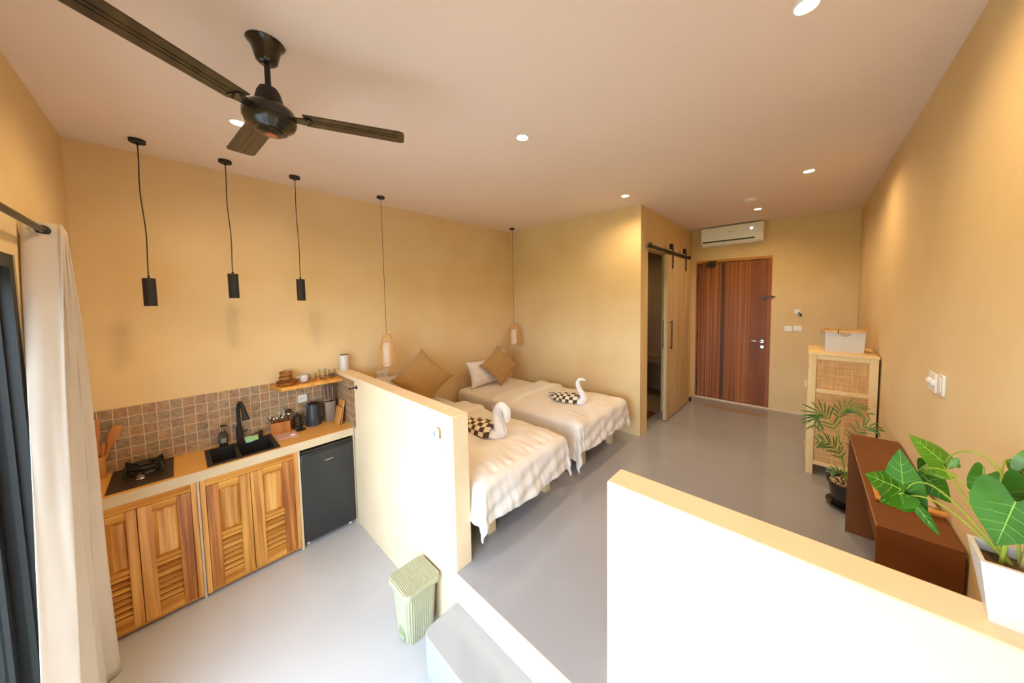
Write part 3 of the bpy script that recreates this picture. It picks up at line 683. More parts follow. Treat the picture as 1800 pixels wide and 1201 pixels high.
# soap bottle
sb = thing('soap_bottle', 'square black pump bottle with grey label left of the tap', 'soap bottle', (.035, -.762, K))
q = MB(); q.loft([[(x, y, z) for x, y in rrect(.035, -.762, hx, hx * .95, .006)] for z, hx in ((K, .024), (K + .09, .024), (K + .1, .018), (K + .112, .010))]); q.build('bottle', m_gloss, sb)
MB().box(.0585, .0600, -.775, -.749, K + .028, K + .062).build('bottle_label', mat('grey_label', 'a8a6a2', '6e6c6a', scale=160, lo=.48, hi=.52), sb)
MB().cyl((.035, -.762, K + .112), .009, .012, 14).cyl((.035, -.762, K + .124), .003, .02, 8).build('pump_stem', m_steel, sb)
MB().tube([(.035, -.775, K + .150), (.035, -.755, K + .152), (.05, -.735, K + .147)], [.006, .007, .004], 10).build('pump_head', m_black, sb)

# hob
hb = thing('gas_hob', 'black glass single burner gas hob set on the worktop', 'hob', (.2, -1.13, K))
MB().box(.012, .392, -1.258, -1.006, K, K + .006).build('glass_plate', mat('hob_glass', '2a2019', '2e241c', rough=.35), hb, bevel=.002)
BX, BY = .135, -1.128
bu = MB().lathe([(.082, 0), (.08, .012), (.066, .016), (.055, .010), (.035, .010), (.034, .022), (.001, .024)], (BX, BY, K + .006), 40).build('burner', m_gloss, hb)
q = MB()
for rr_, zz in ((.072, .034), (.046, .037)): q.tube([(BX + rr_ * math.cos(a), BY + rr_ * math.sin(a), K + zz) for a in [i * PI / 20 for i in range(41)]], .0045, 8, False)
q.build('burner_ring', m_dsteel, bu)
q = MB()
for a in range(4):
    an = R(45 + 90 * a); dx, dy = math.cos(an), math.sin(an)
    q.tube([(BX + .035 * dx, BY + .035 * dy, K + .046), (BX + .085 * dx, BY + .085 * dy, K + .050), (BX + .098 * dx, BY + .098 * dy, K + .058), (BX + .103 * dx, BY + .103 * dy, K + .030), (BX + .105 * dx, BY + .105 * dy, K + .006)], [.005, .006, .008, .009, .009], 6)
q.tube([(BX + .078 * math.cos(a), BY + .078 * math.sin(a), K + .044) for a in [i * PI / 20 for i in range(41)]], .005, 8, False)
q.build('pan_support', m_black, hb)
MB().lathe([(.020, 0), (.020, .006), (.016, .010), (.015, .022), (.001, .024)], (.285, -1.137, K + .006), 24).box(.267, .303, -1.141, -1.133, K + .018, K + .034).build('control_knob', m_steel, hb, bevel=.001)
# utensil holder by the hob
uh = thing('utensil_holder', 'square wooden utensil holder in the corner behind the curtain', 'utensil holder', (.055, -1.30, K))
q = MB(); frame(q, .03, .082, -1.325, -1.278, .004, K, K + .135); q.box(.034, .078, -1.321, -1.282, K, K + .006); q.build('box_body', m_woodv, uh, bevel=.001)
def spatula(p0, p1, wtop, ln, label, slot=0, name='wooden_spatula', m=m_utens):
    p0, p1 = Vector(p0), Vector(p1); d = (p1 - p0).normalized(); side = d.cross(Vector((1, .25, 0))).normalized(); nn = side.cross(d)
    q = MB(); prof = [(0, .005), (.35, .0055), (.55, .007), (.64, wtop * .7), (.74, wtop), (.92, wtop * 1.05), (1, wtop * .85)]
    L = (p1 - p0).length; rings = []
    for t_, w in prof:
        c = p0 + d * L * t_; th_ = .004 if t_ < .6 else .0025
        rings.append([c + side * w * math.cos(a) + nn * th_ * math.sin(a) for a in [k * PI / 5 for k in range(10)]])
    q.loft(rings); o_ = q.build(name, m); tag(o_, label, 'spatula' if 'spatula' in name else 'spoon', 'wooden spatulas in the holder by the hob'); return o_
spatula((.05, -1.30, K + .012), (.05, -1.306, 1.215), .018, 0, 'rounded wooden spoon standing upright in the holder by the hob', name='wooden_spoon')
spatula((.055, -1.306, K + .02), (.052, -1.222, 1.158), .020, 0, 'flat wooden spatula leaning right out of the holder by the hob')
spatula((.066, -1.30, K + .012), (.045, -1.278, 1.06), .010, 0, 'short dark wooden spatula low in the holder by the hob')

# cutlery box
cb = thing('cutlery_box', 'small bamboo box of cutlery between the sink and the coffee press', 'cutlery box', (.052, -.425, K))
Mc = Matrix.Translation((.048, -.425, K)) @ Matrix.Rotation(R(-10), 4, 'Z')
q = MB()
q.box(-.038, -.034, -.062, .062, 0, .088, Mc).box(.034, .038, -.062, .062, 0, .088, Mc).box(-.034, .034, -.062, -.058, 0, .088, Mc).box(-.034, .034, .058, .062, 0, .088, Mc).box(-.034, .034, -.058, .058, 0, .004, Mc).box(-.034, .034, -.02, -.018, 0, .086, Mc).box(-.034, .034, .02, .022, 0, .086, Mc)
q.build('box_body', m_utens, cb, bevel=.001)
def cutlery(kind, u, v, hgt, lean, label, m=m_steel):
    base = Mc @ Vector((u * .5, v, .01)); top = Mc @ Vector((u, v + lean, hgt))
    d = (top - base).normalized(); q = MB(); L = (top - base).length
    q.tube([base, base + d * L * .78], [.003, .0022], 6)
    if kind == 'spoon': q.ball(base + d * L * .88, .014, (.45, .8, 1.15))
    elif kind == 'fork':
        q.box(-.002, .002, -.009, .009, 0, .018, Matrix.Translation(base + d * L * .76))
        for s_ in (-.0075, -.0025, .0025, .0075): q.box(-.0012, .0012, s_ - .0012, s_ + .0012, .018, .045, Matrix.Translation(base + d * L * .76))
    else:
        q.ball(base + d * L * .9, .022, (.6, .9, .8))
    return tag(q.build('table_' + kind if kind != 'ladle' else 'serving_spoon', m), label, 'fork' if kind == 'fork' else 'spoon', 'steel cutlery standing in the bamboo box')
cutlery('spoon', -.01, -.052, .135, -.012, 'steel spoon leaning left at the left end of the cutlery box')
cutlery('spoon', .015, -.040, .128, .0, 'second steel spoon from the left end of the cutlery box')
cutlery('spoon', .01, -.024, .130, .004, 'steel spoon in the middle front of the cutlery box')
cutlery('fork', -.015, -.005, .155, .0, 'steel fork left of the middle of the cutlery box')
cutlery('fork', -.018, .016, .16, .004, 'steel fork right of the middle of the cutlery box')
cutlery('spoon', .02, .004, .132, .012, 'steel spoon standing in front of the two forks')
cutlery('ladle', .0, .046, .148, .012, 'bright serving spoon at the right end of the cutlery box')
cutlery('ladle', -.02, .040, .172, .016, 'dark serving spoon, tallest piece at the right end of the cutlery box', m_dsteel)

# coffee press
cp = thing('french_press', 'glass coffee press with black frame beside the kettle', 'coffee press', (.07, -.318, K))
CX, CY = .07, -.318
MB().lathe([(.030, .012), (.030, .096), (.028, .096), (.028, .014), (.001, .013)], (CX, CY, K), 24, caps=False).build('beaker', m_glass, cp)
q = MB().lathe([(.034, 0), (.034, .006), (.030, .012), (.001, .012)], (CX, CY, K), 24)
for a in (45, 135, 225, 315): q.box(.0295, .033, -.003, .003, .006, .082, Matrix.Translation((CX, CY, K)) @ Matrix.Rotation(R(a), 4, 'Z'))
for z in (.03, .078): q.lathe([(.0305, z), (.0335, z), (.0335, z + .005), (.0305, z + .005), (.0305, z)], (CX, CY, K), 24, caps=False)
q.build('frame', m_black, cp)
MB().lathe([(.032, .095), (.033, .102), (.022, .112), (.005, .114), (.004, .122), (.008, .126), (.008, .133), (.001, .137)], (CX, CY, K), 24).build('lid', m_black, cp)
MB().tube([(CX + .03, CY + .012, K + .086), (CX + .056, CY + .02, K + .082), (CX + .058, CY + .022, K + .035), (CX + .032, CY + .012, K + .024)], .005, 8).build('handle', m_black, cp)
tag(MB().lathe([(.036, 0), (.038, .003), (.030, .005), (.001, .004)], (.135, -.312, K), 24).build('coaster', m_blackm), 'small dark round coaster in front of the coffee press', 'coaster')
# kettle
kt = thing('electric_kettle', 'dark grey electric kettle under the wall socket', 'kettle', (.09, -.208, K))
KX, KY = .085, -.208
MB().lathe([(.056, 0), (.057, .010), (.052, .016), (.001, .016)], (KX, KY, K), 36).build('power_base', m_kettle, kt)
MB().lathe([(.052, .017), (.055, .03), (.052, .08), (.046, .14), (.043, .172), (.040, .180)], (KX, KY, K), 36).build('kettle_body', m_kettle, kt)
MB().lathe([(.041, .180), (.040, .190), (.030, .196), (.001, .197)], (KX, KY, K), 36).build('lid', m_black, kt)
MB().tube([(KX + .004, KY + .040, K + .172), (KX + .004, KY + .070, K + .170), (KX + .006, KY + .076, K + .14), (KX + .006, KY + .07, K + .06), (KX + .004, KY + .05, K + .035)], .007, 10).build('handle', m_black, kt)
q = MB(); q.hexa([(KX - .015, KY - .040, K + .15), (KX + .015, KY - .040, K + .15), (KX + .004, KY - .047, K + .15), (KX - .004, KY - .047, K + .15)], [(KX - .018, KY - .036, K + .186), (KX + .018, KY - .036, K + .186), (KX + .005, KY - .062, K + .184), (KX - .005, KY - .062, K + .184)]); q.build('spout', m_kettle, kt)
MB().lathe([(.006, 0), (.005, .004), (.001, .005)], (KX + .055, KY + .012, K + .024), 12, Matrix.Rotation(R(90), 4, 'Y')).build('switch_button', m_steel, kt)
# knife crock
kc = thing('knife_holder', 'taupe oval holder full of knife handles beside the chopping boards', 'knife holder', (.075, -.075, K))
q = MB(); q.loft([[(x, y, z) for x, y in rrect(.075, -.075, hx, hy, .028)] for z, hx, hy in ((K, .028, .040), (K + .004, .030, .042), (K + .175, .033, .046), (K + .175, .030, .043), (K + .03, .028, .040))]); q.build('holder_body', m_taupe, kc)
def knife(dx, dy, tx, ty, top, label, kind='knife'):
    q = MB(); b0 = Vector((.075 + dx, -.075 + dy, K + .05)); b1 = Vector((.075 + dx + tx, -.075 + dy + ty, top)); d = (b1 - b0).normalized()
    r_ = thing('kitchen_' + kind, label, kind, b0, 'taupe handled knives and tools in the holder')
    L = (b1 - b0).length
    side = Vector((0, 1, 0))
    a = b0 + d * L * .55
    MB().hexa([b0 + side * .008, b0 + side * .0075 + Vector((.001, 0, 0)), b0 - side * .008 + Vector((.001, 0, 0)), b0 - side * .008], [a + side * .010, a + side * .010 + Vector((.001, 0, 0)), a - side * .010 + Vector((.001, 0, 0)), a - side * .010]).build('blade', m_steel, r_)
    if kind == 'knife':
        MB().tube([a, a + d * .01, b1 - d * .01, b1], [.0085, .009, .0095, .006], 10).build('handle', m_taupeh, r_)
    elif kind == 'scissors':
        h_ = MB()
        for s_ in (-1, 1):
            c = b1 + Vector((0, s_ * .012, -.02)); h_.tube([c + Vector((0, .010 * math.cos(k), .018 * math.sin(k))) for k in [i * PI / 8 for i in range(17)]], .0035, 8, False)
        h_.build('handle', m_taupeh, r_)
knife(0, -.028, .0, -.012, 1.165, 'knife with taupe handle leaning left in the holder')
knife(.01, -.010, .004, -.004, 1.170, 'second knife from the left in the taupe holder')
knife(.0, .006, .0, .002, 1.178, 'third knife from the left in the taupe holder')
knife(.012, .016, .004, .006, 1.168, 'fourth knife from the left in the taupe holder')
knife(-.005, .026, .0, .010, 1.165, 'scissors with looped taupe handle at the right of the holder', 'scissors')
# chopping boards leaning on the half wall tiles
def board(x0, x1, yb, yt, h, th_, label):
    a = math.atan2(yt - yb, h); Mb = Matrix.Translation(((x0 + x1) / 2, yb, K)) @ Matrix.Rotation(-a, 4, 'X')
    q = MB(); pts = [(x, y) for x, y in rrect(0, h / 2, (x1 - x0) / 2, h / 2, .008, 4)]
    q.prism(pts, th_, Mb @ Matrix.Rotation(R(90), 4, 'X')); tag(q.build('chopping_board', m_woodv, bevel=.001), label, 'chopping board', 'wooden chopping boards leaning on the tiled return')
board(.160, .270, -.046, -.012, .205, .012, 'taller wooden chopping board leaning on the tiles behind the smaller one')
board(.175, .285, -.068, -.040, .150, .012, 'shorter wooden chopping board leaning in front of the taller one')
# folded napkin
q = MB(); q.grid(lambda u, v: (.118 + .158 * u + .03 * (1 - u) * v, -.478 + .13 * v, K + .005 + .004 * math.sin(7 * u + 4 * v) * u * v), 16, 16)
nk = q.build('folded_napkin', m_pink, solid=.008, ang=180); tag(nk, 'dusty pink folded napkin lying right of the sink', 'napkin')
q = MB(); q.ball((.262, -.392, K + .019), .009, (1, 1.4, .7)).ball((.268, -.378, K + .019), .007, (1.2, 1, .7)); tag(q.build('sugar_sachet', m_white), 'tiny crumpled white packet on the front edge of the pink napkin', 'packet')

# shelf and what stands on it
SZ = 1.242
sh = MB().hexa([(.0, -.478, SZ - .028), (.205, -.432, SZ - .028), (.205, -.001, SZ - .028), (0, -.001, SZ - .028)], [(.0, -.478, SZ), (.205, -.432, SZ), (.205, -.001, SZ), (0, -.001, SZ)]).build('wall_shelf', m_wood, bevel=.002)
tag(sh, 'honey wooden shelf board fixed above the tiles against the half wall', 'shelf')
def bowl(x, y, z, r, h, label, tilt=(0, 0), name='wooden_bowl', cat='bowl', flat=.55):
    Mt = Matrix.Rotation(R(tilt[0]), 4, 'X') @ Matrix.Rotation(R(tilt[1]), 4, 'Y')
    q = MB(); q.lathe([(.001, 0), (r * flat, 0), (r * .85, h * .45), (r, h), (r - .004, h), (r * .82, h * .5), (r * .5, .006), (.001, .005)], (x, y, z), 36, Mt)
    tag(q.build(name, m_bowl, ang=60), label, cat, 'wooden dishes stacked on the shelf')
bowl(.105, -.378, SZ, .076, .028, 'lowest and widest wooden plate of the stack on the shelf', name='wooden_plate', cat='plate', flat=.7)
bowl(.105, -.376, SZ + .012, .070, .026, 'second wooden plate of the stack, inside the widest one', name='wooden_plate', cat='plate', flat=.7)
bowl(.10, -.385, SZ + .026, .047, .045, 'wooden bowl standing on the stacked plates')
bowl(.095, -.381, SZ + .062, .046, .044, 'topmost wooden bowl, tilted on the other bowl', (0, 14))
bowl(.12, -.262, SZ, .030, .005, 'small wooden saucer under the white mug', name='wooden_saucer', cat='saucer')
mg = thing('mug', 'white mug on the shelf right of the wooden bowls', 'mug', (.10, -.262, SZ + .004))
MB().lathe([(.001, 0), (.026, 0), (.031, .01), (.031, .058), (.028, .058), (.027, .01), (.001, .008)], (.10, -.262, SZ + .004), 28).build('cup', m_whitec, mg)
MB().tube([(.095, -.292, SZ + .052), (.088, -.312, SZ + .046), (.088, -.312, SZ + .022), (.095, -.292, SZ + .016)], .0035, 8).build('handle', m_whitec, mg)
def tumbler(x, y, r, h, label, inside=None):
    t = thing('drinking_glass', label, 'glass', (x, y, SZ), 'clear glasses on the shelf')
    MB().lathe([(.001, 0), (r * .92, 0), (r, h), (r - .002, h), (r * .86, .008), (.001, .008)], (x, y, SZ), 28).build('tumbler', m_glass, t)
    MB().lathe([(r - .001, h - .001), (r + .0003, h), (r - .001, h + .001), (r - .0023, h), (r - .001, h - .001)], (x, y, SZ), 28, caps=False).build('rim', m_white, t)
    return t
tumbler(.10, -.200, .033, .068, 'clear short glass next to the white mug')
tumbler(.10, -.126, .032, .090, 'clear tall glass, middle one of the three on the shelf')
tumbler(.095, -.052, .032, .078, 'clear glass with a dark item inside, nearest the half wall')
tag(MB().ball((.095, -.052, SZ + .024), .017, (1, 1, .9)).build('coffee_pod', m_kettle), 'small dark pod inside the glass nearest the half wall', 'pod')
# paper roll on the half wall
pr = thing('paper_roll', 'white paper towel roll standing on the left end of the half wall', 'paper roll', (.078, .052, HT))
MB().lathe([(.036, 0), (.038, .003), (.038, .140), (.036, .143), (.010, .143)], (.078, .052, HT), 32).build('roll', m_whitec, pr)
MB().lathe([(.034, .143), (.034, .147), (.001, .147)], (.078, .052, HT), 24).build('core_cap', m_dsteel, pr)

# ---------------------------------------------------------------- pedal bin
bn = thing('pedal_bin', 'sage green ribbed plastic pedal bin by the step against the half wall', 'bin', (1.66, -.12, 0))
cxb, cyb = 1.648, -.120; Mb = Matrix.Translation((cxb, cyb, 0))
def ribbed(hx, hy, r, amp, n=18):
    base = rrect(0, 0, hx, hy, r, n); out = []
    m_ = len(base); 
    # resample evenly and add ribs
    P = [Vector((x, y)) for x, y in base]; Ls = [0]
    for i in range(m_): Ls.append(Ls[-1] + (P[(i + 1) % m_] - P[i]).length)
    tot = Ls[-1]; nr = 52; ns = nr * 4
    for k in range(ns):
        s_ = tot * k / ns; i = max(j for j in range(m_) if Ls[j] <= s_); f = (s_ - Ls[i]) / max(1e-9, Ls[i + 1] - Ls[i])
        p = P[i].lerp(P[(i + 1) % m_], f); t_ = (P[(i + 1) % m_] - P[i]).normalized(); nn = Vector((t_.y, -t_.x))
        front = p.x > -hx + r and False
        p = p + nn * amp * (.5 + .5 * math.cos(2 * PI * k / 4))
        out.append(p)
    return out
q = MB()
rings = []
for z, s_, tap in ((0, 1, .80), (.29, 1, .97)):
    pts = ribbed(.093 * tap, .089 * tap, .024, .0045)
    rings.append([Mb @ Vector((p.x, p.y, z)) for p in pts])
q.loft(rings); q.build('bin_body', m_sage, bn, ang=20)
# smooth front panel with the pedal niche, facing the window
q = MB(); q.hexa([(cxb - .060, cyb - .0785, .004), (cxb + .060, cyb - .0785, .004), (cxb + .060, cyb - .071, .004), (cxb - .060, cyb - .071, .004)], [(cxb - .072, cyb - .0935, .29), (cxb + .072, cyb - .0935, .29), (cxb + .072, cyb - .085, .29), (cxb - .072, cyb - .085, .29)]); q.build('front_panel', m_sage, bn, bevel=.003)
q = MB(); pts = [(-.034, 0), (.034, 0)] + [(.034 * math.cos(R(a)), .035 + .030 * math.sin(R(a))) for a in range(0, 181, 15)]
q.prism(pts, .004, Matrix.Translation((cxb, cyb - .0815, .012)) @ Matrix.Rotation(R(90 - 3), 4, 'X')); q.build('pedal_niche', mat('sage_dark', '8c9670', '848e68', rough=.6), bn)
MB().box(cxb - .026, cxb + .026, cyb - .089, cyb - .080, .014, .024).build('pedal', m_sage, bn, bevel=.004)
q = MB(); n = 20; hx, hy = .113, .108
lidp = rrect(0, 0, hx, hy, .034, 8)
q.loft([[Mb @ Vector((x * s_, y * s_, z)) for x, y in lidp] for z, s_ in ((.290, .97), (.293, 1.0), (.322, 1.0), (.326, .985))])
lo_ = q.build('lid', m_sage, bn, ang=50)
q = MB(); nr = 22
for i in range(nr):
    y = -hy + .008 + (2 * hy - .016) * (i + .5) / nr
    ext = hx - .006 if abs(y) < hy - .034 else hx - .034 + math.sqrt(max(0, .034 ** 2 - (abs(y) - hy + .034) ** 2)) - .006
    q.tube([(cxb - ext, cyb + y, .3262), (cxb + ext, cyb + y, .3262)], .0034, 6)
q.build('lid_ribs', m_sage, lo_)

# ---------------------------------------------------------------- beds
def duvet_fn(y0, y1, x0, x1, zt, hf, hl, hr, seed, band=.30):
    rn = random.Random(seed); ph = [rn.uniform(0, 6) for _ in range(8)]
    def fn(u, v):
        eu_t = (x1 - x0) + hf; ev_t = hl + (y1 - y0) + hr
        s_ = u * eu_t; w_ = v * ev_t - hl
        eu = max(0, s_ - (x1 - x0)); ev = w_ if w_ < 0 else max(0, w_ - (y1 - y0))
        bx_ = x0 + min(s_, x1 - x0); by_ = y0 + min(max(w_, 0), y1 - y0)
        L = math.hypot(eu, ev)
        # top: soft puff
        tx = (bx_ - x0) / (x1 - x0); ty = (by_ - y0) / (y1 - y0)
        ed = min(ty, 1 - ty, (1 - tx)) ; puff = .022 * min(1, max(0, ed) / .16) ** .6
        wr = .016 * mnoise.noise(Vector((bx_ * 3.2, by_ * 3.2, seed))) + .007 * mnoise.noise(Vector((bx_ * 9, by_ * 7, seed + 5)))
        wr += 0 * .006 * math.sin(9 * bx_ + ph[0] + 2 * by_) + .005 * math.sin(14 * by_ + ph[1] + 3 * bx_) + .004 * math.sin(23 * (bx_ + by_) + ph[2])
        gather = .012 * mnoise.noise(Vector((by_ * 26, bx_ * 5, seed))) * max(0, tx - .8) / .2
        z = zt + puff + wr + gather * (0 if L else 1)
        if s_ < band: z += .022 * math.sin(PI * min(1, s_ / .03) / 2) * (1 if s_ < band - .03 else (band - s_) / .03)
        if s_ < .02: z -= .03 * (1 - s_ / .02)
        x, y = bx_, by_
        if L > 0:
            du, dv = eu / L, ev / L; r_ = .05; a = min(L / r_, PI / 2)
            out = r_ * math.sin(a) + max(0, L - r_ * PI / 2) * .10
            dn = r_ * (1 - math.cos(a)) + max(0, L - r_ * PI / 2) * .98
            tang = by_ if abs(du) > abs(dv) else bx_
            corner = math.atan2(abs(ev), eu) if (eu > 0 and ev != 0) else None
            k = min(1, L / .25)
            nz = mnoise.noise(Vector((tang * 5.5 + seed, L * 1.2, 0))) * .030 + mnoise.noise(Vector((tang * 15 + seed, L * 2.5, 3))) * .016 + mnoise.noise(Vector((tang * 34, L * 4, seed))) * .006
            fold = nz * k
            if corner is not None: fold = fold * abs(math.cos(2 * corner)) + .02 * math.sin(corner * 6 + ph[7]) * k * math.sin(2 * corner)
            out += fold
            x += du * out; y += dv * out; z -= dn
            x += .006 * math.sin(60 * L + tang * 20) * k
        return (x, y, z)
    return fn
def bed(y0, y1, leg_l, leg_r, label, zt=.85):
    t = thing('single_bed', label, 'bed', (1.0, (y0 + y1) / 2, H1), 'low pine single beds')
    MB().box(.08, 1.84, y0 + .03, y0 + .06, .53, .60).box(.08, 1.84, y1 - .06, y1 - .03, .53, .60).box(1.81, 1.84, y0 + .06, y1 - .06, .53, .60).box(.08, .11, y0 + .06, y1 - .06, .53, .60).build('bed_frame', m_pinef, t, bevel=.003)
    q = MB()
    for i in range(12): q.box(.13 + i * .14, .21 + i * .14, y0 + .061, y1 - .061, .575, .595)
    q.build('slats', m_pinef, t, smooth=False)
    for x in (.12, 1.765):
        for y in (leg_l, leg_r): MB().box(x, x + .055, y, y + .06, H1, .575).build('leg', m_pinef, t, bevel=.002)
def mattress(y0, y1, x0, x1, label, z0=.60, z1=.845):
    t = thing('mattress', label, 'mattress', ((x0 + x1) / 2, (y0 + y1) / 2, z0), 'mattresses on the beds')
    q = MB(); cx, cy, hx, hy = (x0 + x1) / 2, (y0 + y1) / 2, (x1 - x0) / 2, (y1 - y0) / 2
    rings = []
    for z, k in ((z0, .018), (z0 + .02, .004), (z0 + .04, 0), (z1 - .06, -.006), (z1 - .025, .002), (z1 - .008, .018), (z1, .045)): rings.append([(x, y, z) for x, y in rrect(cx, cy, hx - k, hy - k, .05)])
    q.loft(rings); q.build('fitted_sheet', m_sheet, t, ang=60)
bed(.165, .955, .30, .87, 'near single bed beside the half wall, pale pine legs')
mattress(.165, .955, .05, 1.90, 'white sheeted mattress of the near bed by the half wall')
bed(1.24, 2.07, 1.40, 1.94, 'far single bed beside the bathroom wall, pale pine legs')
mattress(1.24, 2.07, .13, 1.88, 'white sheeted mattress of the far bed by the bathroom wall')
o = MB().grid(duvet_fn(.185, .945, .66, 1.91, .858, .27, .24, .22, 3), 150, 130).build('duvet', m_linen, ang=180, solid=.012); tag(o, 'white duvet on the near bed, corner hanging down beside the half wall', 'duvet', 'white duvets')
o = MB().grid(duvet_fn(1.245, 2.055, .80, 1.88, .862, .27, .34, .20, 11), 150, 130).build('duvet', m_linen, ang=180, solid=.012); tag(o, 'white duvet on the far bed, hanging between the two beds', 'duvet', 'white duvets')

def pillow(name, w, h_, th_, M_, m, label, group, cat='pillow', pinch=.12):
    q = MB(); n = 28
    def fn(sgn):
        def f(u, v):
            a, b = 2 * u - 1, 2 * v - 1
            k = (max(0, 1 - abs(a) ** 2.6) * max(0, 1 - abs(b) ** 2.6)) ** .55
            px = a * (1 - pinch * (1 - b * b) * abs(a) ** 1) ; py = b * (1 - pinch * (1 - a * a))
            wz = .004 * math.sin(9 * a + 5 * b) + .004 * math.sin(12 * b - 3 * a)
            return M_ @ Vector((px * w / 2, py * h_ / 2, sgn * (th_ / 2) * k + wz * k))
        return f
    q.grid(fn(1), n, n); q.grid(fn(-1), n, n)
    o_ = q.build(name, m, merge=True, ang=180); tag(o_, label, cat, group); return o_
def ori(c, nrm, rollz):
    z = Vector(nrm).normalized(); up = Vector((0, 0, 1)); x = up.cross(z).normalized(); y = z.cross(x)
    m_ = Matrix((x, y, z)).transposed().to_4x4()
    return Matrix.Translation(c) @ m_ @ Matrix.Rotation(R(rollz), 4, 'Z')
pillow('pillow', .58, .34, .14, ori((.235, 1.62, 1.005), (1, 0, .35), 0), m_linen, 'white pillow leaning on the wall at the head of the far bed', 'white bed pillows')
pillow('pillow', .58, .34, .14, ori((.155, .60, 1.005), (1, 0, .35), 0), m_linen, 'white pillow leaning on the wall at the head of the near bed', 'white bed pillows')
pillow('throw_cushion', .385, .385, .12, ori((.37, 1.715, 1.085), (1, -.25, .42), 38), m_tan, 'tan square cushion balanced on a corner on the far bed', 'tan cushions set on a corner', 'cushion')
pillow('throw_cushion', .45, .45, .14, ori((.34, .69, 1.12), (1, -.20, .35), 41), m_tan, 'tan square cushion balanced on a corner on the near bed', 'tan cushions set on a corner', 'cushion')

def swan(base, yaw, sc_, label, neck, bw=.085, bl_=.34, pat_on_back=True):
    """base: where the neck meets the duvet; the body runs back along -x; neck: list of (forward, up, radius)"""
    t = thing('towel_swan', label, 'towel', base, 'folded towel swans on the duvets')
    Ms = Matrix.Translation(base) @ Matrix.Rotation(R(yaw), 4, 'Z') @ Matrix.Scale(sc_, 4)
    q = MB(); n = 20; rings = []
    for i in range(n + 1):
        s_ = i / n; x = .05 - (bl_ + .05) * s_
        w = bw * (math.sin(PI * min(1, .15 + s_ * .95)) ** .6) * (1 - .45 * s_); hh = .045 * (1 - .5 * s_) * (math.sin(PI * min(.98, .12 + s_ * .9)) ** .5)
        rings.append([Ms @ Vector((x, w * math.cos(a), max(-.003, hh * .6 + hh * math.sin(a)))) for a in [k * 2 * PI / 16 for k in range(16)]])
    q.loft(rings)
    fine = []
    P = [Vector((f, 0, u)) for f, u, r in neck]; RR = [r for f, u, r in neck]
    for i in range(len(P) - 1):
        p0 = P[max(0, i - 1)]; p1 = P[i]; p2 = P[i + 1]; p3 = P[min(len(P) - 1, i + 2)]
        for k in range(6):
            s_ = k / 6
            fine.append((.5 * ((2 * p1) + (-p0 + p2) * s_ + (2 * p0 - 5 * p1 + 4 * p2 - p3) * s_ ** 2 + (-p0 + 3 * p1 - 3 * p2 + p3) * s_ ** 3), RR[i] + (RR[i + 1] - RR[i]) * s_))
    fine.append((P[-1], RR[-1]))
    q.tube([Ms @ p for p, r in fine], [r * sc_ for p, r in fine], 14)
    # the two hem folds running up the breast
    q.tube([Ms @ (p + Vector((.002, .010, 0)) + Vector((r * .75, r * .25, 0))) for p, r in fine], [max(.002, r * .28) * sc_ for p, r in fine], 6)
    q.build('white_towel', m_towel, t, ang=70)
    q = MB()
    def wing(u, v):
        s_ = u; x = .0 - (bl_ + .03) * s_
        w = (bw + .012) * (math.sin(PI * min(1, .2 + s_ * .9)) ** .6) * (1 - .45 * s_); hh = .055 * (1 - .45 * s_)
        a = PI * (.02 + .96 * v); z = hh * .75 + hh * (math.sin(a) ** .8) * .95 + .004 * math.sin(22 * u + 9 * v)
        rough_ = .004 * math.sin(8 * PI * v)
        return Ms @ Vector((x, (w + rough_) * math.cos(a), z - .035 * (1 - math.sin(a))))
    q.grid(wing, 36, 32, uv=True)
    q.build('patterned_towel', m_pat, t, ang=180, solid=.008)['label'] = 'brown and cream chequered towel'
    return t
swan((1.655, 1.62, .888), 6, 1.0, 'towel swan with slender neck on the far bed', [(.02, .02, .040), (.035, .05, .034), (.020, .10, .026), (-.015, .15, .021), (-.028, .195, .018), (-.010, .232, .016), (.025, .243, .013), (.055, .232, .006)])
swan((1.575, .60, .888), 4, 1.1, 'towel swan with thick curled neck on the near bed by the half wall', [(.02, .02, .045), (.03, .05, .042), (.012, .10, .036), (.0, .145, .030), (.015, .19, .030), (.045, .215, .030), (.08, .205, .026), (.092, .165, .020), (.092, .115, .010)], bw=.10, bl_=.36)

# ---------------------------------------------------------------- rattan cabinet and basket
CX0, CX1, CY0, CY1, CZ = 3.362, 3.765, 2.52, 3.03, 1.446
ct = thing('rattan_cabinet', 'tall pine cabinet with woven rattan sides against the right wall', 'cabinet', ((CX0 + CX1) / 2, (CY0 + CY1) / 2, H1))
MB().box(CX0 - .008, CX1 + .004, CY0 - .006, CY1 + .004, CZ - .02, CZ).build('top_board', m_pine, ct, bevel=.002)
for x0, x1 in ((CX0, CX0 + .048), (CX1 - .048, CX1)):
    for y0, y1 in ((CY0, CY0 + .04), (CY1 - .04, CY1)): MB().box(x0, x1, y0, y1, H1, CZ - .02).build('corner_post', m_pine, ct, bevel=.002)
for y0 in (CY0 + .002, CY1 - .026):
    for za, zb in ((CZ - .055, CZ - .02), (1.112, 1.142), (.490, .520)): MB().box(CX0 + .048, CX1 - .048, y0, y0 + .024, za, zb).build('side_rail', m_pine, ct, bevel=.002)
    MB().box(CX0 + .048, CX1 - .048, y0 + .010, y0 + .014, .52, 1.112).box(CX0 + .048, CX1 - .048, y0 + .010, y0 + .014, 1.142, CZ - .055).build('rattan_panel', m_rattan, ct, smooth=False)
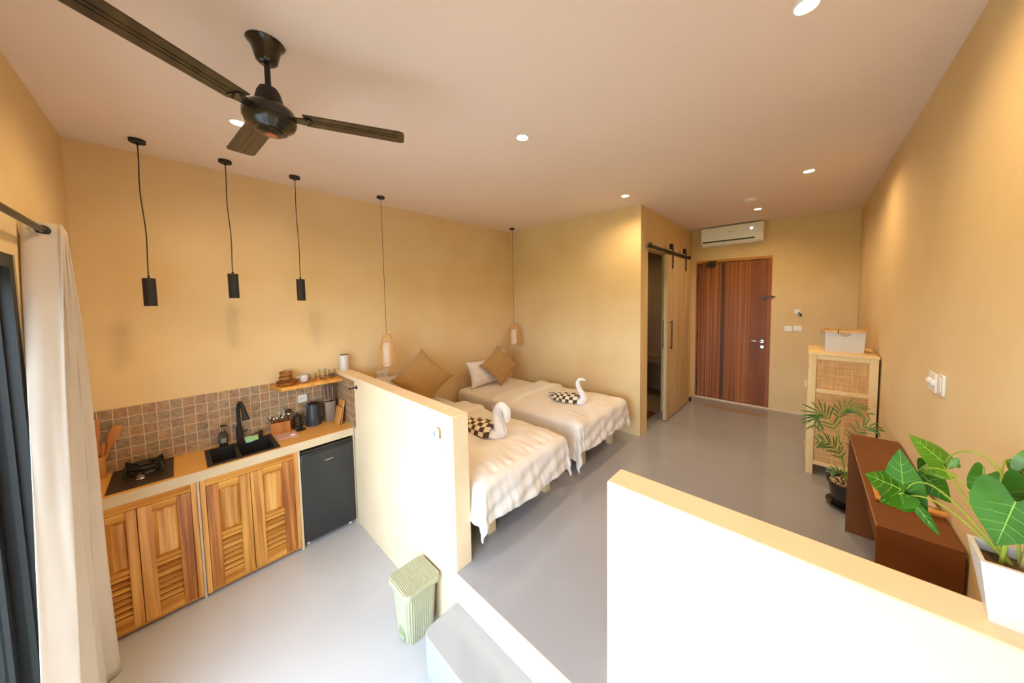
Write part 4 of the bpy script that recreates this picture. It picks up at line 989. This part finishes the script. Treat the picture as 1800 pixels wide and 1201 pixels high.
MB().box(CX0 + .03, CX1 - .048, CY0 + .03, CY1 - .03, .495, .51).box(CX0 + .03, CX1 - .048, CY0 + .03, CY1 - .03, 1.12, 1.135).box(CX1 - .02, CX1 - .01, CY0 + .04, CY1 - .04, .5, CZ - .02).build('inner_boards', m_pine, ct, smooth=False)
for y0, y1, ky in ((CY0 + .044, (CY0 + CY1) / 2 - .001, .22), (((CY0 + CY1) / 2) + .001, CY1 - .044, .03)):
    q = MB(); x0, x1 = CX0 - .004, CX0 + .016; z0, z1 = .50, CZ - .03
    q.box(x0, x1, y0, y0 + .03, z0, z1).box(x0, x1, y1 - .03, y1, z0, z1).box(x0, x1, y0 + .03, y1 - .03, z0, z0 + .03).box(x0, x1, y0 + .03, y1 - .03, z1 - .03, z1)
    d = q.build('door', m_pine, ct, bevel=.001)
    MB().box(x0 + .008, x0 + .012, y0 + .03, y1 - .03, z0 + .03, z1 - .03).build('rattan_panel', m_rattan, d, smooth=False)
    yk = y1 - .014 if ky > .1 else y0 + .014
    MB().box(x0 - .022, x0, yk - .008, yk + .008, 1.09, 1.15).build('knob', m_pine, d, bevel=.004)
for z in (1.30, .62): MB().cyl((CX0 - .007, CY0 + .044, z), .006, .04, 8).build('hinge', m_bamboo, ct)
bk = thing('storage_basket', 'white canvas basket with wooden rim on top of the rattan cabinet', 'basket', (3.575, 2.70, CZ))
Mk = Matrix.Translation((3.568, 2.735, CZ)) @ Matrix.Rotation(R(8), 4, 'Z')
bw0, bw1, bd0, bd1, bh = .116, .124, .085, .095, .180
q = MB(); q.box(-bw0, bw0, -bd0, bd0, 0, .006, Mk)
def panel(side):
    # front panel with a half round hand hole under the rim
    pts = []; n = 24
    for i in range(n + 1):
        u = -1 + 2 * i / n; cut = .036 * math.sqrt(max(0, 1 - (u / .33) ** 2)) if abs(u) < .33 else 0
        pts.append((u, bh - .012 - cut))
    rows = []
    for s_ in (0, .5, 1):
        rows.append([Mk @ Vector((u * (bw0 + (bw1 - bw0) * (zz * s_ / bh)), side * (bd0 + (bd1 - bd0) * (zz * s_ / bh)), zz * s_)) for u, zz in pts])
    return rows
for side in (-1, 1):
    r0 = panel(side); r1 = [[p + (Mk.to_3x3() @ Vector((0, -side * .004, 0))) for p in r] for r in r0]
    q.loft(r0, False, False, closed=False); q.loft(r1, False, False, closed=False); q.loft([r0[-1], r1[-1]], False, False, closed=False)
for side in (-1, 1):
    q.hexa([Mk @ Vector(p) for p in ((side * bw0, -bd0, 0), (side * bw0, bd0, 0), (side * (bw0 - .004), bd0, 0), (side * (bw0 - .004), -bd0, 0))], [Mk @ Vector(p) for p in ((side * bw1, -bd1, bh - .012), (side * bw1, bd1, bh - .012), (side * (bw1 - .004), bd1, bh - .012), (side * (bw1 - .004), -bd1, bh - .012))])
q.build('canvas_body', m_whitec, bk, ang=60)
rim = rrect(0, 0, bw1 + .006, bd1 + .006, .03, 6); rin = rrect(0, 0, bw1 - .006, bd1 - .006, .022, 6)
q = MB(); q.loft([[Mk @ Vector((x, y, bh - .014)) for x, y in rim], [Mk @ Vector((x, y, bh + .004)) for x, y in rim], [Mk @ Vector((x, y, bh + .004)) for x, y in rin], [Mk @ Vector((x, y, bh - .014)) for x, y in rin], [Mk @ Vector((x, y, bh - .014)) for x, y in rim]], False, False)
q.build('wooden_rim', m_bamboo, bk, ang=40)
MB().tube([Mk @ Vector((-.045, -bd1 - .010, bh + .012)), Mk @ Vector((-.045, -bd1 - .012, bh - .028))], .0025, 6).build('cord_tie', m_black, bk)

# ---------------------------------------------------------------- palm in black pot
pm = thing('potted_palm', 'small palm in a black pot on the floor between cabinet and bench', 'potted plant', (3.60, 2.13, H1))
PX, PY = 3.60, 2.12
MB().lathe([(.001, 0), (.085, 0), (.118, .018), (.122, .030), (.116, .030), (.085, .012), (.001, .010)], (PX, PY, H1), 40).build('saucer', m_gloss, pm)
MB().lathe([(.001, .012), (.080, .012), (.098, .08), (.112, .165), (.122, .172), (.124, .188), (.116, .190), (.108, .165), (.095, .11), (.001, .11)], (PX, PY, H1), 40).build('pot', m_gloss, pm)
MB().lathe([(.105, .160), (.001, .163)], (PX, PY, H1), 32).build('soil', m_soil, pm)
q = MB()
for i in range(110):
    a = rnd.uniform(0, 2 * PI); r_ = .098 * math.sqrt(rnd.random()); s_ = rnd.uniform(.008, .015)
    q.ball((PX + r_ * math.cos(a), PY + r_ * math.sin(a), H1 + .168 + rnd.uniform(0, .012)), s_, (1, rnd.uniform(.6, 1), .55), Matrix.Rotation(rnd.uniform(0, 3), 4, 'Z'), 1)
q.build('pebbles', m_peb, pm, ang=180)['kind'] = 'stuff'
def bez(p, n=12):
    p = [Vector(a) for a in p]; out = []
    for i in range(n + 1):
        t_ = i / n; q_ = [a.copy() for a in p]
        while len(q_) > 1: q_ = [q_[k].lerp(q_[k + 1], t_) for k in range(len(q_) - 1)]
        out.append(q_[0])
    return out
def frond(ctrl, nl, ll, droop=.35, s0=.3, side_v=(0, 0, 1)):
    pts = bez(ctrl, 24)
    stem = MB().tube(pts, [.0045 - .0035 * i / 24 for i in range(25)], 6).build('frond_stem', m_stem, pm)
    q = MB()
    for i in range(nl):
        t_ = s0 + (1 - s0) * i / (nl - 1); k = min(24, int(t_ * 24)); p = pts[k]; d = (pts[min(24, k + 1)] - pts[max(0, k - 1)]).normalized()
        lat0 = d.cross(Vector(side_v)).normalized()
        for sg in (-1, 1):
            L = ll * (math.sin(PI * (.18 + .75 * (i / (nl - 1)))) ** .5) * rnd.uniform(.88, 1.1)
            lat = (lat0 * sg * .85 + d * .75 + Vector((0, 0, .10))).normalized(); wv = d.cross(lat).normalized().cross(lat) * .5 + d * .3
            wv = wv.normalized(); rows = []
            for j in range(6):
                s_ = j / 5; c = p + lat * L * s_ + Vector((0, 0, -droop * L * s_ ** 2)); w = .0062 * math.sin(PI * (.12 + .84 * s_)) ** .7
                rows.append((c - wv * w, c + Vector((0, 0, -.0012)), c + wv * w))
            vs = [[q.bm.verts.new(a) for a in r_] for r_ in rows]
            for a, b in zip(vs[:-1], vs[1:]):
                for m_ in (0, 1): q.bm.faces.new([a[m_], a[m_ + 1], b[m_ + 1], b[m_]])
    q.build('leaflets', m_palm, stem, ang=180)
b0 = (3.585, 2.11, H1 + .16)
frond([b0, (3.56, 2.10, .85), (3.50, 2.08, 1.12), (3.40, 2.05, 1.14), (3.40, 2.04, .98)], 13, .125, .15, .45, (.3, -1, .2))
frond([b0, (3.55, 2.11, .85), (3.48, 2.09, 1.10), (3.53, 2.05, 1.20), (3.66, 2.02, 1.13)], 11, .10, .2, .55, (.2, -.6, .8))
frond([b0, (3.57, 2.10, .75), (3.53, 2.08, .88), (3.43, 2.05, .87)], 10, .10, .2, .45, (.2, -.8, .6))
frond([b0, (3.60, 2.12, .8), (3.60, 2.12, 1.0), (3.66, 2.12, 1.05), (3.72, 2.10, 1.01)], 10, .10, .3, .35, (.2, -.5, .8))
frond([b0, (3.575, 2.09, .64), (3.54, 2.07, .70), (3.50, 2.05, .66)], 6, .06, .4, .4, (.2, -.8, .6))

# ---------------------------------------------------------------- bench with tray
bc = thing('console_bench', 'rust brown folded steel bench table standing along the right wall', 'bench', (3.67, 1.28, H1))
BZ = 1.046
q = MB().box(3.563, 3.770, .747, 1.802, BZ - .008, BZ); q.build('bench_top', m_cork, bc, bevel=.001)
MB().box(3.563, 3.770, .747, .755, H1, BZ - .008).build('end_panel', m_cork, bc, bevel=.001)
MB().box(3.563, 3.770, 1.794, 1.802, H1, BZ - .008).build('end_panel', m_cork, bc, bevel=.001)
MB().box(3.640, 3.648, .755, 1.794, H1 + .25, BZ - .008).build('stiffener_panel', m_cork, bc, bevel=.001)
MB().box(3.5615, 3.563, .747, 1.802, BZ - .008, BZ + .0003).build('top_edge_highlight', m_edge_highlight, bc)  # thin paler strip paints in the highlight along the bench edge
tr = thing('wooden_tray', 'narrow wooden tray with curled handle lying on the bench', 'tray', (3.69, 1.0, BZ))
q = MB(); q.box(3.585, 3.765, .955, 1.21, BZ, BZ + .006); q.build('tray_base', m_wood, tr, bevel=.002)
q = MB().tube([(3.582, .955, BZ + .012), (3.62, .948, BZ + .016), (3.68, .945, BZ + .018), (3.72, .945, BZ + .022), (3.768, .950, BZ + .020)], [.009, .009, .008, .010, .011], 10)
q.build('tray_lip', m_wood, tr)
tag(MB().box(3.60, 3.758, .965, 1.20, BZ + .0065, BZ + .012).build('magazine', m_print, bevel=.001), 'dark patterned magazine lying in the wooden tray on the bench', 'magazine')

# ---------------------------------------------------------------- white planter on the right half wall
pp = thing('potted_philodendron', 'leafy green plant in an angular white planter on the right half wall', 'potted plant', (3.69, .08, HT))
RZ = 1.41
bot = [(3.624, .050), (3.768, .050), (3.768, .103), (3.630, .103)]
top = [(3.604, .028), (3.775, .028), (3.775, .122), (3.610, .122)]
def inset(p, d): 
    cx = sum(a for a, b in p) / 4; cy = sum(b for a, b in p) / 4
    return [(a + (d if a < cx else -d), b + (d if b < cy else -d)) for a, b in p]
q = MB(); q.loft([[(x, y, HT) for x, y in bot], [(x, y, RZ) for x, y in top], [(x, y, RZ) for x, y in inset(top, .007)], [(x, y, RZ - .03) for x, y in inset(top, .011)]]); q.build('planter_pot', m_whitec, pp, ang=20)
MB().box(3.618, 3.762, .042, .110, RZ - .030, RZ - .018).build('soil', m_soil, pp)
def leaf(base, tip, width, nrm, name='leaf', m=m_leaf, curl=.18, vein=True, droop=.1, roll=0, shape='heart'):
    base, tip = Vector(base), Vector(tip); d = tip - base; L = d.length; d.normalize()
    nrm = Vector(nrm); nrm = (nrm - d * nrm.dot(d)).normalized(); sd_ = d.cross(nrm)
    q = MB(); NN = 40; rings = []
    for k in range(NN):
        ph = 2 * PI * k / NN
        X = math.copysign(abs(math.sin(ph)) ** 1.75, math.sin(ph)); Y = (5 - (13 * math.cos(ph) - 5 * math.cos(2 * ph) - 2 * math.cos(3 * ph) - math.cos(4 * ph))) / 22
        if shape == 'lance': X = math.sin(ph) * abs(math.sin(ph)) ** .3; Y = .5 - .5 * math.cos(ph); X *= 1 - .3 * Y
        wv = 1 + .03 * math.sin(7 * ph)
        rings.append((Y, X * wv))
    c = (.38, 0)
    def pt(a, b):
        w = b * width / 2
        bend = -curl * abs(b) ** 1.5 * width * .5 + .012 * math.sin(9 * a + 5 * b) * width
        return base + d * (a * L) + sd_ * w + nrm * (bend + .02 * L * math.sin(PI * a)) + Vector((0, 0, -droop * L * max(0, a) ** 2))
    V = []; ctr = q.bm.verts.new(pt(*c))
    for f in (.25, .5, .75, 1): V.append([q.bm.verts.new(pt(c[0] + (a - c[0]) * f, b * f)) for a, b in rings])
    for k in range(NN):
        j = (k + 1) % NN; q.bm.faces.new([ctr, V[0][k], V[0][j]])
        for a, b in zip(V[:-1], V[1:]): q.bm.faces.new([a[k], a[j], b[j], b[k]])
    lf = q.build(name, m, pp, ang=180)
    if vein:
        v_ = MB(); up = nrm * .0008
        v_.tube([pt(a, 0) + up for a in (0, .25, .5, .75, .96)], [.0012, .0011, .0009, .0006, .0003], 5)
        for a, b in ((.1, .6), (.3, .75), (.5, .6), (.65, .4)):
            for s_ in (-1, 1): v_.tube([pt(a, 0) + up, pt(a + .06, s_ * b * .5) + up, pt(a + .16, s_ * b) + up], [.0005, .0004, .0002], 4)
        v_.build('veins', m_vein, lf)
    return lf
def stem(pts, r=.002, m=None, name='stem'): 
    return MB().tube(bez(pts, 14), [r * (1.25 - .5 * i / 14) for i in range(15)], 7).build(name, m or m_stem, pp)
SO = (3.655, .085, RZ - .02)
C_ = (-.25, -.8, .55)
leaf((3.640, .040, 1.535), (3.622, .035, 1.447), .098, C_, curl=.10, droop=.02)
stem([(3.640, .075, RZ - .02), (3.642, .07, 1.44), (3.644, .06, 1.50), (3.640, .041, 1.535)], .0026)
leaf((3.672, .10, 1.545), (3.668, .12, 1.46), .06, (-.2, -.9, .3), curl=.1)
leaf((3.641, .17, 1.528), (3.624, .16, 1.468), .045, (-.5, -.7, .3), m=m_leaf, curl=.1)
leaf((3.543, .25, 1.412), (3.470, .25, 1.440), .102, (-.3, -.5, .9), curl=.15)
leaf((3.545, .26, 1.395), (3.534, .27, 1.515), .078, (-.3, -.8, .4), curl=.10, droop=0)
leaf((3.540, .24, 1.412), (3.500, .24, 1.376), .072, (-.3, -.5, .8), curl=.15)
leaf((3.545, .235, 1.410), (3.596, .22, 1.348), .026, (-.3, -.7, .5), shape='lance', curl=.1)
leaf((3.612, .30, 1.492), (3.554, .31, 1.546), .058, (-.2, -.6, .8), m=m_leafb, curl=.12, droop=0)
leaf((3.615, .30, 1.475), (3.572, .30, 1.462), .050, (-.2, -.6, .8), m=m_leafb, curl=.12)
leaf((3.618, .30, 1.478), (3.636, .30, 1.516), .020, (-.2, -.8, .4), m=m_leafb, shape='lance')
leaf((3.575, .31, 1.450), (3.628, .30, 1.400), .078, (-.3, -.7, .6), curl=.12)
leaf((3.674, .20, 1.560), (3.715, .21, 1.520), .035, (-.2, -.7, .7), m=m_leafb, shape='lance')
leaf((3.694, .19, 1.555), (3.700, .20, 1.60), .035, (-.2, -.8, .4), m=m_leafb)
leaf((3.72, .09, 1.49), (3.74, .04, 1.42), .07, (-.1, -.8, .5))
stem([SO, (3.62, .12, 1.42), (3.585, .2, 1.46), (3.545, .25, 1.400)], .0022)
stem([SO, (3.62, .13, 1.43), (3.57, .22, 1.52), (3.545, .26, 1.41)], .0018)
stem([SO, (3.63, .12, 1.44), (3.60, .2, 1.50), (3.612, .30, 1.485)], .0022)
stem([(3.665, .09, RZ - .02), (3.665, .12, 1.56), (3.650, .16, 1.62), (3.60, .22, 1.56), (3.615, .30, 1.49)], .002)
stem([(3.650, .09, RZ - .02), (3.64, .12, 1.53), (3.655, .15, 1.58), (3.674, .2, 1.56)], .002)
stem([(3.650, .09, RZ - .02), (3.63, .14, 1.50), (3.60, .2, 1.54), (3.575, .31, 1.455)], .0018)
stem([(3.70, .09, RZ - .02), (3.70, .1, 1.46), (3.70, .12, 1.52), (3.694, .19, 1.555)], .003)
stem([(3.665, .07, RZ - .025), (3.668, .07, 1.43), (3.672, .075, 1.46), (3.672, .10, 1.54)], .006, m_stemb, 'woody_stem')
stem([(3.64, .16, 1.50), (3.635, .16, 1.53), (3.634, .155, 1.55)], .0015)

# clean up helper data
for o in list(bpy.data.objects):
    if '_w' in o.keys(): del o['_w']
for me in list(bpy.data.meshes):
    if me.users == 0: bpy.data.meshes.remove(me)
